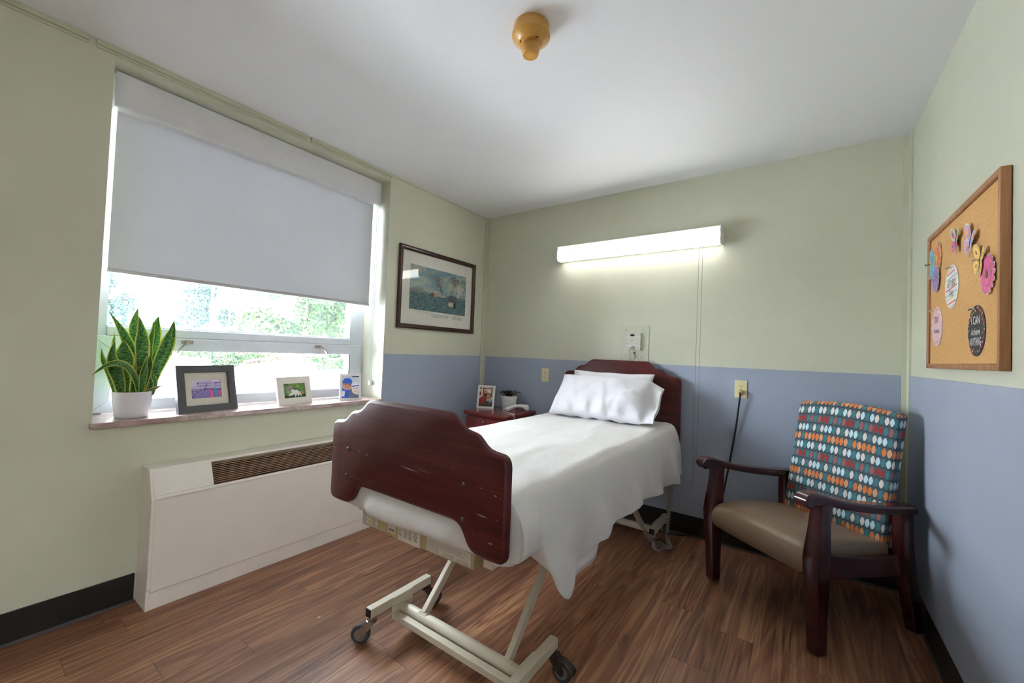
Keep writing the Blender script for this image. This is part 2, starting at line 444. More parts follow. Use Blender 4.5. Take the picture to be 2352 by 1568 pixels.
def cork():
    t = NT('cork_board'); o = t.obj()
    a = t.noise(o, 240.0, 4, 0.7); b = t.noise(o, 34.0, 3, 0.6)
    c = t.ramp(a, [(0.3, lin((176, 134, 84))), (0.6, lin((202, 160, 106))), (0.8, lin((212, 172, 120)))])
    hole = t.ramp(b, [(0.70, (0, 0, 0, 1)), (0.74, (1, 1, 1, 1))])
    c = t.mix(t.math('MULTIPLY', hole, 0.55), c, lin((126, 88, 50)))
    t.P(color=c, rough=0.85, spec=0.15); t.bump(a, 0.2, 0.001)
    return t.m
m_cork = cork()
m_det = plain('amber_detector_plastic', (190, 142, 64), 0.32, 0.06, 8.0, coat=0.15)
m_detdark = plain('detector_slot', (40, 30, 16), 0.6, 0.05)
m_pot = plain('glossy_white_pot', (224, 222, 230), 0.14, 0.02, 6.0, 0.06, 14.0, coat=0.4)
m_pot2 = plain('matte_white_pot', (228, 226, 220), 0.4, 0.02)
m_soil = plain('potting_soil', (52, 36, 28), 0.9, 0.4, 90.0, 0.5, 120.0)
m_charcoal = plain('charcoal_frame', (66, 66, 70), 0.42, 0.08, 20.0)
m_ivoryframe = plain('ivory_frame', (228, 224, 216), 0.4, 0.03)
m_wframe = plain('white_frame', (236, 236, 238), 0.4, 0.02)
m_matboard = plain('cream_mat_board', (214, 207, 194), 0.8, 0.04, 60.0)
m_felt = plain('black_backing_board', (34, 32, 32), 0.9, 0.1)
def leaf_mat():
    t = NT('snake_plant_leaf'); s = t.sep(t.uv()); u, v = s[0], s[1]
    n = t.noise(t.comb(t.math('MULTIPLY', u, 3.0), t.math('MULTIPLY', v, 26.0), 0.0), 1.0, 4, 0.6, 0.9)
    c = t.ramp(n, [(0.38, lin((22, 56, 20))), (0.5, lin((64, 122, 48))), (0.64, lin((132, 176, 98)))])
    e = t.math('ABSOLUTE', t.math('SUBTRACT', u, 0.5))
    edge = t.math('GREATER_THAN', t.math('ADD', e, t.math('MULTIPLY', t.noise(t.comb(u, t.math('MULTIPLY', v, 9.0), 0.0), 1.0, 2), 0.05)), 0.435)
    c = t.mix(edge, c, lin((206, 204, 96)))
    t.P(color=c, rough=0.3, spec=0.5)
    tl = t.add('ShaderNodeBsdfTranslucent'); t.set(tl, 'Color', c)
    mx = t.add('ShaderNodeMixShader'); mx.inputs[0].default_value = 0.28; t.set(mx, 1, t.b.outputs[0]); t.set(mx, 2, tl.outputs[0])
    t.t.links.new(mx.outputs[0], t.out.inputs['Surface'])
    return t.m
m_leaf = leaf_mat()
m_vio = plain('dark_violet_leaf', (52, 72, 44), 0.6, 0.25, 60.0)
m_vio2 = plain('purple_leaf_underside', (66, 24, 40), 0.6, 0.2, 60.0)
SUN_DIR = (0.22, 0.72, -0.62)
EXPOSURE = 1.1
HALL_FILL = 85.0  # strength of the fill lamp added in the unseen hall
# ------------------------------------------------------------------ room shell
b = MB(); b.box(-0.02, W + 0.1, -D - 0.1, 0.1, -0.12, 0.0); struct(b.build('floor', m_floor, smooth=0))
b = MB(); b.box(-0.32, W + 0.1, -D - 0.1, 0.1, H, H + 0.12); struct(b.build('ceiling', m_ceil, smooth=0))
b = MB()
XO = -0.32
b.box(XO, 0, -D, WY0, 0, H); b.box(XO, 0, WY1, 0, 0, H); b.box(XO, 0, WY0, WY1, 0, WZ0); b.box(XO, 0, WY0, WY1, WZ1, H)
struct(b.build('wall_left', m_green, smooth=0))
b = MB(); b.box(-0.32, W + 0.1, 0, 0.1, 0, H); struct(b.build('wall_back', m_green, smooth=0))
DY0, DY1 = -4.75, -3.65          # unseen doorway added behind the camera to let in fill light
b = MB(); b.box(W, W + 0.1, -D, DY0, 0, H); b.box(W, W + 0.1, DY1, 0, 0, H); b.box(W, W + 0.1, DY0, DY1, 2.1, H); struct(b.build('wall_right', m_green, smooth=0))
b = MB(); b.box(W + 2.0, W + 2.1, -7.0, -1.6, -0.12, H + 0.12); b.box(W + 0.1, W + 2.1, -7.1, -7.0, -0.12, H + 0.12); b.box(W + 0.1, W + 2.1, -1.6, -1.5, -0.12, H + 0.12); struct(b.build('wall_added_hall', m_added_hall, smooth=0))  # hall shell added out of view to carry the fill light
b = MB(); b.box(W + 0.1, W + 2.0, -7.0, -1.6, -0.12, 0.0); struct(b.build('floor_added_hall', plain('grey_added_hall_floor', (186, 188, 192), 0.4), smooth=0))
b = MB(); b.box(W + 0.1, W + 2.0, -7.0, -1.6, H, H + 0.12); struct(b.build('ceiling_added_hall', m_ceil, smooth=0))
dr1 = struct(empty('added_door_1', (W, -4.2, 0)))
b = MB(); b.box(W - 0.012, W + 0.112, DY0 - 0.05, DY0, 0, 2.15); b.box(W - 0.012, W + 0.112, DY1, DY1 + 0.05, 0, 2.15); b.box(W - 0.012, W + 0.112, DY0, DY1, 2.1, 2.15); b.build('added_door_frame', m_trim, dr1, dr1.location, smooth=0)
b = MB(); b.box(-0.32, W + 0.1, -D - 0.1, -D, 0, H); struct(b.build('wall_front', m_green, smooth=0))
def panel(name, f):
    b = MB(); f(b); return struct(b.build(name, m_blue, smooth=0, bevel=0.0025, seg=2))
panel('trim_1', lambda b: b.box(0, 0.005, WY1 + 0.004, -0.038, 0.13, HB))            # blue panel left of the corner
panel('trim_2', lambda b: b.box(0.034, W - 0.034, -0.005, 0, 0.13, HB))              # blue panel behind the bed
panel('trim_3', lambda b: (b.box(W - 0.005, W, -D, DY0 - 0.05, 0.13, HB), b.box(W - 0.005, W, DY1 + 0.05, -0.036, 0.13, HB)))                 # blue panel on the right wall
# corner strips
b = MB(); b.prism([(0, 0), (0.034, 0), (0.034, -0.008), (0.012, -0.012), (0.008, -0.038), (0, -0.038)], 0.13, H, Matrix.Identity(4)); struct(b.build('trim_4', m_trim, smooth=20))
b = MB(); b.prism([(W, 0), (W - 0.034, 0), (W - 0.034, -0.008), (W - 0.014, -0.012), (W - 0.008, -0.036), (W, -0.036)], 0.13, H, Matrix.Identity(4)); struct(b.build('trim_5', m_trim, smooth=20))
# ceiling strip over the window, three lengths with chipped joints
b = MB()
for y0, y1 in ((-D, -2.672), (-2.648, -1.744), (-1.722, -1.12)):
    b.box(0, 0.014, y0, y1, H - 0.022, H); b.box(0.0, 0.006, y0, y1, H - 0.034, H - 0.022)
struct(b.build('trim_6', m_trim, smooth=0, bevel=0.002))
b = MB(); b.box(0, 0.004, -1.12, 0, H - 0.012, H); struct(b.build('trim_7', m_trim, smooth=0))
# baseboards
def baseb(name, prof_m, pts):
    b = MB(); pts(b); return struct(b.build(name, m_base, smooth=0, bevel=0.003))
def seam(par, f):
    b = MB(); f(b); b.build('seam_strip', m_strip, par, smooth=0)
o = baseb('baseboard_left', 0, lambda b: (b.box(0, 0.007, -D, -2.42, 0, 0.125), b.box(0, 0.007, -0.97, 0, 0, 0.125)))
seam(o, lambda b: b.box(0.007, 0.015, -D, -2.42, 0, 0.010))
o = baseb('baseboard_back', 0, lambda b: b.box(0, W, -0.007, 0, 0, 0.135))
seam(o, lambda b: b.box(0, W, -0.016, -0.007, 0, 0.009))
o = baseb('baseboard_right', 0, lambda b: (b.box(W - 0.007, W, -D, DY0 - 0.05, 0, 0.135), b.box(W - 0.007, W, DY1 + 0.05, -0.007, 0, 0.135)))
seam(o, lambda b: b.box(W - 0.015, W - 0.007, DY1 + 0.05, -0.016, 0, 0.008))

# ------------------------------------------------------------------ window
win = struct(empty('window_1', (0, 0, 0)))
b = MB(); b.box(-0.29, 0.03, WY0 - 0.009, WY1 + 0.001, 0.794, 0.82)
b.build('window_sill', m_sill, win, smooth=0, bevel=0.005, seg=3)
FX0, FX1 = -0.31, -0.245        # outer frame depth
sx_back = -0.291
GY0, GY1 = -2.518, -1.236
b = MB()
b.box(FX0, FX1, WY0, GY0, 0.82, WZ1); b.box(FX0, FX1, GY1, WY1, 0.82, WZ1); b.box(FX0, FX1, GY0, GY1, 2.32, WZ1)
b.box(FX0, FX1 + 0.012, GY0, GY1, 1.194, 1.236)
b.box(FX0, FX1 - 0.01, GY0, GY1, 1.236, 1.246)
b.box(FX0, sx_back, GY0, GY1, 1.16, 1.194); b.box(FX0, sx_back, WY0, WY1, 0.82, 0.845)
b.build('window_frame', m_alu, win, smooth=0, bevel=0.003)
b = MB(); b.box(-0.285, -0.279, GY0, GY1, 1.24, 2.33); b.build('upper_pane', m_glass, win, smooth=0)
SY0, SY1, SZ0, SZ1 = -2.572, -1.150, 0.826, 1.1925
sash = MB()
sx0, sx1 = -0.29, -0.232
LG0, LG1, LZ0, LZ1 = -2.495, -1.232, 0.882, 1.124
def miter_frame(mb, y0, y1, z0, z1, iy0, iy1, iz0, iz1, xa, xb):
    for (p, q, r, s2) in (((y0, z0), (y1, z0), (iy1, iz0), (iy0, iz0)), ((y1, z0), (y1, z1), (iy1, iz1), (iy1, iz0)), ((y1, z1), (y0, z1), (iy0, iz1), (iy1, iz1)), ((y0, z1), (y0, z0), (iy0, iz0), (iy0, iz1))):
        quad = [p, q, r, s2]
        vs = [(xb, a, c) for a, c in quad] + [(xa, a, c) for a, c in quad]
        mb.add(vs, [(0, 1, 2, 3), (7, 6, 5, 4), (0, 4, 5, 1), (1, 5, 6, 2), (2, 6, 7, 3), (3, 7, 4, 0)])
miter_frame(sash, SY0, SY1, SZ0, SZ1, LG0, LG1, LZ0, LZ1, sx0, sx1)
sash_o = sash.build('awning_sash', m_alu, win, smooth=0, bevel=0.0025)
b = MB(); b.box(-0.268, -0.262, LG0, LG1, LZ0, LZ1); b.build('lower_pane', m_glass, sash_o, smooth=0)
b = MB(); b.box(-0.262, -0.236, LG1 - 0.007, LG1 + 0.001, LZ0, LZ1); b.build('gasket', m_gasket, sash_o, smooth=0)
for hy, dy, dz in ((-2.206, -0.052, -0.058), (-1.478, 0.050, -0.050)):
    b = MB(); x = sx1
    b.box(x, x + 0.006, hy - 0.026, hy + 0.026, 1.163, 1.182)
    b.cyl((x, hy, 1.173), (x + 0.026, hy, 1.173), 0.012, 16)
    p = spline([(x + 0.026, hy, 1.173), (x + 0.034, hy + dy * 0.35, 1.173 + dz * 0.2), (x + 0.036, hy + dy * 0.75, 1.173 + dz * 0.6), (x + 0.034, hy + dy, 1.173 + dz)], 5)
    for a, c in zip(p[:-1], p[1:]): b.beam(a, c, 0.008, 0.013, (1, 0, 0))
    b.build('cam_handle', m_nickel, sash_o, smooth=40, bevel=0.0015)

# roller blind
bl = empty('roller_blind', (-0.12, -1.856, 1.49), label='grey roller blind pulled halfway down with a white valance box', cat='blind')
O = bl.location
b = MB()
vy0, vy1 = -2.568, -1.142
b.prism([(-0.175, 2.222), (-0.082, 2.222), (-0.075, 2.230), (-0.075, 2.380), (-0.080, 2.382), (-0.175, 2.382)], vy0, vy1, Matrix(((1, 0, 0, 0), (0, 0, 1, 0), (0, 1, 0, 0), (0, 0, 0, 1))))
b.build('valance', m_white, bl, O, smooth=30, bevel=0.002)
b = MB(); fy0, fy1 = -2.549, -1.170
rows = [[(-0.130 - 0.004 * math.sin(PI * i / 10) * math.sin(PI * j / 12), fy0 + (fy1 - fy0) * j / 12, 1.494 + (2.25 - 1.494) * i / 10) for j in range(13)] for i in range(11)]
b.grid(rows); b.build('shade_cloth', m_shade, bl, O, smooth=60)
b = MB(); b.tube([(-0.130, fy0, 1.491), (-0.130, fy1, 1.491)], 0.009, 10); b.build('hem_bar', m_shade, bl, O, smooth=60)
b = MB()
for yy, rad in ((-1.150, 0), (-1.135, 1)):
    z = 2.22
    while z > 0.93:
        b.sphere((-0.11, yy, z), 0.0028, 6, 4); z -= 0.0085
    b.cyl((-0.11, yy, 2.22), (-0.11, yy, 0.93), 0.0007, 5)
b.build('bead_chain', m_chainw, bl, O, smooth=60)
b = MB(); b.prism([(-0.012, 0), (0.012, 0), (0.005, 0.03), (-0.005, 0.03)], -1.152, -1.127, Matrix(((1, 0, 0, -0.11), (0, 0, 1, 0), (0, 1, 0, 0.91), (0, 0, 0, 1)))); b.build('chain_holder', m_white_plastic, bl, O, smooth=0, bevel=0.001)

# ------------------------------------------------------------------ convector heater under the window
ht = empty('convector_heater', (0.08, -1.7, 0), label='cream metal convector heater with a rusty brown louvre grille', cat='heater'); O = ht.location
hy0, hy1 = -2.414, -0.955
SW = Matrix(((1, 0, 0, 0), (0, 0, 1, 0), (0, 1, 0, 0), (0, 0, 0, 1)))     # prism outline in XZ, extruded along Y
gy0, gy1 = -2.18, -1.10
b = MB()
b.prism([(0.002, 0.585), (0.088, 0.585), (0.1, 0.598), (0.094, 0.604), (0.002, 0.606)], hy0 + 0.012, hy1 - 0.012, SW)     # lid
for y0, y1 in ((hy0 + 0.012, gy0), (gy1, hy1 - 0.012)):
    b.prism([(0.090, 0.598), (0.099, 0.601), (0.152, 0.494), (0.143, 0.490)], y0, y1, SW)
b.prism([(0.143, 0.490), (0.152, 0.494), (0.1565, 0.483), (0.154, 0.474), (0.144, 0.474)], hy0 + 0.012, hy1 - 0.012, SW)   # rolled front lip
b.prism([(0.090, 0.598), (0.099, 0.601), (0.102, 0.594), (0.094, 0.590)], gy0, gy1, SW)
b.build('top_cover', m_cream_metal, ht, O, smooth=30, bevel=0.002)
b = MB(); b.prism([(0.13, 0.476), (0.1535, 0.476), (0.1545, 0.078), (0.13, 0.078)], hy0 + 0.014, hy1 - 0.014, SW); b.build('front_panel', m_cream_metal, ht, O, smooth=0, bevel=0.003)
b = MB(); b.prism([(0.12, 0.076), (0.1475, 0.076), (0.1475, 0.0), (0.12, 0.0)], hy0 + 0.012, hy1 - 0.012, SW); b.build('kick_plate', m_cream_metal, ht, O, smooth=0, bevel=0.002)
for y0 in (hy0, hy1 - 0.014):
    b = MB(); b.prism([(0.0, 0.0), (0.148, 0.0), (0.149, 0.09), (0.1555, 0.094), (0.155, 0.478), (0.1, 0.602), (0.094, 0.606), (0.0, 0.606)], y0, y0 + 0.014, SW); b.build('end_panel', m_cream_metal, ht, O, smooth=0, bevel=0.002)
b = MB(); b.prism([(0.04, 0.56), (0.098, 0.56), (0.14, 0.48), (0.04, 0.48)], gy0 - 0.01, gy1 + 0.01, SW); b.build('heating_element', m_rust, ht, O, smooth=0)
b = MB(); N = 12
for i in range(N):
    t = (i + 0.5) / N; x = 0.100 + 0.047 * t; z = 0.594 - 0.096 * t
    b.prism([(x - 0.012, z - 0.001), (x + 0.0018, z + 0.0014), (x + 0.0022, z - 0.0005), (x - 0.012, z - 0.004)], gy0, gy1, SW)
b.build('louvre_grille', m_louvre, ht, O, smooth=0)

# ------------------------------------------------------------------ bed
bed = empty('hospital_bed', (1.332, -1.05, 0), label='hospital bed with mahogany head and foot boards on a beige wheeled frame', cat='bed'); O = bed.location
half = [(0.0, 0.0), (0.100, 0.0), (0.200, 0.0), (0.214, -0.003), (0.228, -0.011), (0.243, -0.025), (0.258, -0.038), (0.274, -0.046), (0.292, -0.050), (0.310, -0.053), (0.324, -0.059), (0.338, -0.071), (0.352, -0.084), (0.368, -0.093), (0.386, -0.097), (0.408, -0.099), (0.422, -0.101), (0.433, -0.108), (0.440, -0.119), (0.443, -0.135)]
def board_outline(ztop, lower):
    up = [(x, ztop + z) for x, z in half]
    right = up + lower
    left = [(-x, z) for x, z in reversed(right)]
    pts = left[:-1] + right[:-1]                     # from bottom-left round over the top to bottom-right
    return pts
def add_board(mb, pts, y_front, cx, th, edge=0.011):
    """panel with a stepped, rounded edge: narrow front face, wider body"""
    M = Matrix(((1, 0, 0, cx), (0, 0, -1, y_front), (0, 1, 0, 0), (0, 0, 0, 1)))    # local z points to -y (towards the room)
    n = len(pts)
    def inset(d):
        out = []
        for i in range(n):
            p0, p1, p2 = Vector(pts[i - 1]), Vector(pts[i]), Vector(pts[(i + 1) % n])
            a = (p1 - p0).normalized(); c = (p2 - p1).normalized()
            na, nc = Vector((a.y, -a.x)), Vector((c.y, -c.x)); nn = (na + nc)
            nn = nn.normalized() if nn.length > 1e-6 else na
            k = d / max(0.5, nn.dot(na)); out.append(p1 + nn * k)
        return out
    layers = [(0.004, -th), (0.0, -th + 0.004), (0.0, -0.010), (0.0025, -0.0055), (0.006, -0.004), (0.0085, -0.0015), (0.012, 0.0)]
    rings = [(inset(d), t) for d, t in layers]
    vs = [M @ Vector((p[0], p[1], t)) for r, t in rings for p in r]
    fs = [tuple(range(n))] + [tuple((len(rings) - 1) * n + k for k in reversed(range(n)))]
    for i in range(len(rings) - 1):
        for k in range(n):
            k2 = (k + 1) % n
            fs.append((i * n + k, i * n + k2, (i + 1) * n + k2, (i + 1) * n + k))
    mb.add(vs, fs)
low_foot = [(0.443, 0.605), (0.4415, 0.592), (0.436, 0.581), (0.427, 0.574), (0.414, 0.571), (0.375, 0.570), (0.340, 0.571), (0.325, 0.574), (0.312, 0.580), (0.301, 0.589), (0.292, 0.600), (0.284, 0.613), (0.276, 0.626), (0.267, 0.637), (0.256, 0.645), (0.243, 0.650), (0.225, 0.652), (0.0, 0.652)]
low_head = [(0.443, 0.55), (0.4415, 0.537), (0.436, 0.526), (0.427, 0.519), (0.414, 0.516), (0.0, 0.516)]
b = MB(); add_board(b, board_outline(0.985, low_foot), -2.035, 1.332, 0.028)
b.m = 1
MF = Matrix(((1, 0, 0, 0), (0, 0, -1, -2.0354), (0, 1, 0, 0), (0, 0, 0, 1)))
for x0, z0, x1, z1, w in ((1.315, 0.776, 1.412, 0.770, 0.0035), (1.395, 0.783, 1.475, 0.776, 0.0012), (1.070, 0.786, 1.09, 0.784, 0.0025), (1.112, 0.781, 1.136, 0.779, 0.0035), (0.985, 0.787, 1.005, 0.785, 0.0012), (0.90, 0.775, 0.93, 0.772, 0.0015), (1.664, 0.699, 1.712, 0.697, 0.005), (1.714, 0.627, 1.733, 0.628, 0.005), (1.727, 0.768, 1.742, 0.766, 0.004), (1.752, 0.763, 1.756, 0.762, 0.0035), (1.672, 0.778, 1.684, 0.777, 0.0025), (1.04, 0.921, 1.075, 0.923, 0.0018), (1.558, 0.79, 1.566, 0.84, 0.0006), (1.652, 0.636, 1.66, 0.636, 0.002), (1.742, 0.70, 1.746, 0.70, 0.003)):
    dx, dz = x1 - x0, z1 - z0; L = math.hypot(dx, dz); w *= 0.6; nx, nz = -dz / L * w, dx / L * w; mx_, mz_ = (x0 + x1) / 2, (z0 + z1) / 2
    b.flat([(x0, z0), (mx_ - nx, mz_ - nz), (x1, z1), (mx_ + nx * 0.6, mz_ + nz * 0.6)], 0.0, MF)
fb = b.build('footboard', [m_bedwood, m_scuff], bed, O, smooth=30)
for x, z in ((1.007, 0.782), (1.004, 0.680), (1.615, 0.773), (1.615, 0.668)):
    b = MB(); M = Matrix.Translation((x, -2.0355, z)) @ Matrix.Rotation(PI / 2, 4, 'X')
    b.lathe([(0.0001, 0.004), (0.005, 0.0035), (0.008, 0.0015), (0.0085, 0.0)], n=18, M=M); b.build('bolt_cap', m_darksteel, fb, O, smooth=60)
b = MB(); add_board(b, board_outline(1.156, low_head), -0.062, 1.344, 0.026); hb = b.build('headboard', m_bedwood, bed, O, smooth=30)
for x in (1.07, 1.62):
    b = MB(); M = Matrix.Translation((x, -0.0625, 0.80)) @ Matrix.Rotation(PI / 2, 4, 'X')
    b.lathe([(0.0001, 0.003), (0.005, 0.0025), (0.007, 0.0)], n=16, M=M); b.build('bolt_cap', m_darksteel, hb, O, smooth=60)
# deck frame
b = MB()
for x in (0.99, 1.675): b.beam((x, -1.95 + (0.0 if x < 1.3 else -0.03), 0.537), (x, -0.10, 0.537), 0.035, 0.04)
for y in (-1.90, -1.45, -0.75, -0.12): b.beam((0.985, y, 0.535), (1.68, y, 0.535), 0.035, 0.04)
b.box(0.98, 1.69, -1.985, -0.10, 0.558, 0.572)
for x in (0.955, 1.705): b.box(x - 0.02, x + 0.02, -2.0068, -2.0055, 0.60, 0.66)
for x in (1.0, 1.65): b.beam((x + 0.02, -0.062, 0.53), (x + 0.02, -0.12, 0.53), 0.03, 0.03)
for x in (1.0, 1.65): b.box(x - 0.02, x + 0.02, -0.1, -0.035 - 0.026, 0.515, 0.60)
b.build('deck_frame', m_bedmetal, bed, O, smooth=0, bevel=0.003)
# control housing at the foot, with labels
b = MB(); b.prism([(1.066, 0.497), (1.632, 0.503), (1.634, 0.552), (1.066, 0.556)], 0.0, 0.075, Matrix(((1, 0, 0, 0), (0, 0, 1, -1.998), (0, 1, 0, 0), (0, 0, 0, 1))))
box = b.build('control_housing', m_boxmetal, bed, O, smooth=0, bevel=0.004, seg=3)
ML = frame_mat((0, -1.9985, 0), (1, 0, 0.0105), (0, 0, 1))
def lab(name, x0, x1, z0, z1, draw):
    b = MB(); b.rect(x0, x1, z0, z1, 0.0003, ML); b.m = 1; draw(b); b.build(name, [m_label, m_ink, m_yellow], box, O, smooth=0)
def zb(x): return -0.0105 * x     # labels follow the housing's slight slope
def l1(b):
    z = 0.506 + zb(1.49)
    b.m = 1
    for k, s in enumerate(('The end user should read all instructions for compatibility with the bed prior to use. To locate the correct part', 'mattress with the accessories of this bed use the Equal Comfort Component Identification Identifiers.', 'Consult the dealer for these options. Do not use the parts contrary to this list.')):
        text_mb(b, s, 0.0052, ML, 1.432, z + 0.037 - 0.0062 * k, 0.0006, 'LEFT', sx=0.72)
    text_mb(b, 'Mattress Type Sizing', 0.0052, ML, 1.557, z + 0.024, 0.0006, 'LEFT', sx=0.8)
    for k, (x, zz) in enumerate(((1.434, z + 0.018), (1.434, z + 0.012), (1.434, z + 0.006), (1.502, z + 0.012), (1.502, z + 0.006), (1.565, z + 0.009), (1.565, z + 0.003))):
        text_mb(b, ('80" x 35" x 6" P.N. 3000506', '84" x 35" x 6" P.N. 3000508', '76" x 35" x 6" P.N. 3000510')[k % 3], 0.0052, ML, x, zz, 0.0006, 'LEFT', sx=0.8)
lab('instruction_label', 1.426, 1.622, 0.508 + zb(1.5), 0.552 + zb(1.5), l1)
def l2(b):
    z = 0.503 + zb(1.11)
    b.m = 2
    for zc in (z + 0.015, z + 0.034): b.flat([(1.104, zc - 0.007), (1.120, zc - 0.007), (1.112, zc + 0.008)], 0.0006, ML)
    b.m = 1
    for zc in (z + 0.015, z + 0.034): b.rect(1.111, 1.113, zc - 0.003, zc + 0.003, 0.0009, ML); b.disc(1.112, zc - 0.0048, 0.001, 0.001, 0.0009, ML, 8)
    for k in range(9):
        zz = z + 0.006 + 0.0045 * k
        b.rect(1.071, 1.098 - (k % 3) * 0.003, zz, zz + 0.0012, 0.0006, ML); b.rect(1.124, 1.155 - (k % 4) * 0.003, zz, zz + 0.0012, 0.0006, ML)
lab('warning_label', 1.068, 1.160, 0.505 + zb(1.11), 0.548 + zb(1.11), l2)
def l3(b):
    z = 0.508 + zb(1.24); random.seed(3); x = 1.226
    while x < 1.256:
        w = random.choice((0.0008, 0.0013, 0.0020)); b.rect(x, x + w, z + 0.008, z + 0.018, 0.0006, ML); x += w + random.choice((0.0008, 0.0014))
    text_mb(b, '38-2', 0.006, ML, 1.24, z + 0.024, 0.0006)
lab('barcode_label', 1.221, 1.262, 0.511 + zb(1.24), 0.545 + zb(1.24), l3)
def l4(b):
    z = 0.504 + zb(1.335); b.rect(1.286, 1.305, z + 0.038, z + 0.046, 0.0006, ML)
    for (x, zc) in ((1.288, z + 0.030), (1.373, z + 0.014)):
        b.flat([(x - 0.006, zc - 0.004), (x + 0.006, zc - 0.004), (x, zc + 0.007)], 0.0006, ML); b.m = 0; b.flat([(x - 0.004, zc - 0.003), (x + 0.004, zc - 0.003), (x, zc + 0.005)], 0.0007, ML); b.m = 1
        b.rect(x - 0.0006, x + 0.0006, zc - 0.002, zc + 0.003, 0.0009, ML)
    random.seed(5)
    for cx in (1.308, 1.333, 1.360):
        for k in range(8): b.rect(cx, cx + random.uniform(0.010, 0.021), z + 0.010 + 0.0045 * k, z + 0.0114 + 0.0045 * k, 0.0006, ML)
    for k in range(3): b.rect(1.282, 1.30, z + 0.012 + 0.004 * k, z + 0.0132 + 0.004 * k, 0.0006, ML)
lab('rating_label', 1.279, 1.392, 0.499 + zb(1.335), 0.553 + zb(1.335), l4)
# lifting legs, hanger brackets
for x, xb in ((1.206, 1.206), (1.628, 1.628)):
    b = MB(); b.beam((x, -1.782, 0.100), (xb, -1.46, 0.422), 0.034, 0.022, (1, 0, 0)); b.cyl((x - 0.022, -1.785, 0.100), (x + 0.022, -1.785, 0.100), 0.013, 12)
    b.build('leg', m_bedmetal, bed, O, smooth=30, bevel=0.003)
    b = MB(); b.beam((x + 0.0, -0.30, 0.100), (x, -0.70, 0.46), 0.034, 0.022, (1, 0, 0)); b.build('leg', m_bedmetal, bed, O, smooth=30, bevel=0.003)
for x in (1.175, 1.66):
    b = MB(); b.prism([(-1.60, 0.53), (-1.42, 0.53), (-1.44, 0.40), (-1.48, 0.385), (-1.52, 0.40)], x - 0.012, x + 0.012, Matrix(((0, 0, 1, 0), (1, 0, 0, 0), (0, 1, 0, 0), (0, 0, 0, 1))))
    b.build('hanger_bracket', m_bedmetal, bed, O, smooth=0, bevel=0.003)
# wheeled bases at foot and head
for (ya, yb, yt, ends) in ((-1.945, -1.62, -1.785, 'foot'), (-0.415, -0.10, -0.285, 'head')):
    for x in (1.060, 1.722):
        y0 = ya + (0.0 if x < 1.4 else 0.06 if ends == 'foot' else 0.0) * 0
        b = MB(); b.beam((x, ya, 0.126), (x, yb, 0.126), 0.034, 0.036); tb = b.build('caster_tube', m_bedmetal, bed, O, smooth=0, bevel=0.003)
        for ye in (ya - 0.003, yb + 0.003):
            b = MB(); b.box(x - 0.0155, x + 0.0155, min(ye, ye + (0.003 if ye < yt else -0.003)), max(ye, ye + (0.003 if ye < yt else -0.003)), 0.110, 0.142); b.build('end_cap', m_black, tb, O, smooth=0, bevel=0.001)
        s = 1 if x < 1.4 else -1
        b = MB(); b.prism([(yt - 0.055, 0.107), (yt + 0.05, 0.107), (yt + 0.04, 0.060), (yt - 0.055, 0.056)], x - 0.006 + s * 0.02, x + 0.006 + s * 0.02, Matrix(((0, 0, 1, 0), (1, 0, 0, 0), (0, 1, 0, 0), (0, 0, 0, 1))))
        b.prism([(yt - 0.055, 0.144), (yt + 0.05, 0.144), (yt + 0.05, 0.107), (yt - 0.055, 0.107)], x - 0.003 + s * 0.0185, x + 0.003 + s * 0.0185, Matrix(((0, 0, 1, 0), (1, 0, 0, 0), (0, 1, 0, 0), (0, 0, 0, 1))))
        b.build('bracket_plate', m_bedmetal, tb, O, smooth=0, bevel=0.002)
    b = MB(); b.tube([(1.07, yt, 0.087), (1.712, yt, 0.087)], 0.021, 20); b.build('cross_tube', m_bedmetal, bed, O, smooth=50)
    sgn = -1 if ends == 'foot' else 1
    b = MB(); b.box(1.075, 1.71, yt + sgn * 0.042 - 0.014, yt + sgn * 0.042 + 0.014, 0.058, 0.084); b.build('cross_bar', m_bedmetal, bed, O, smooth=0, bevel=0.003)
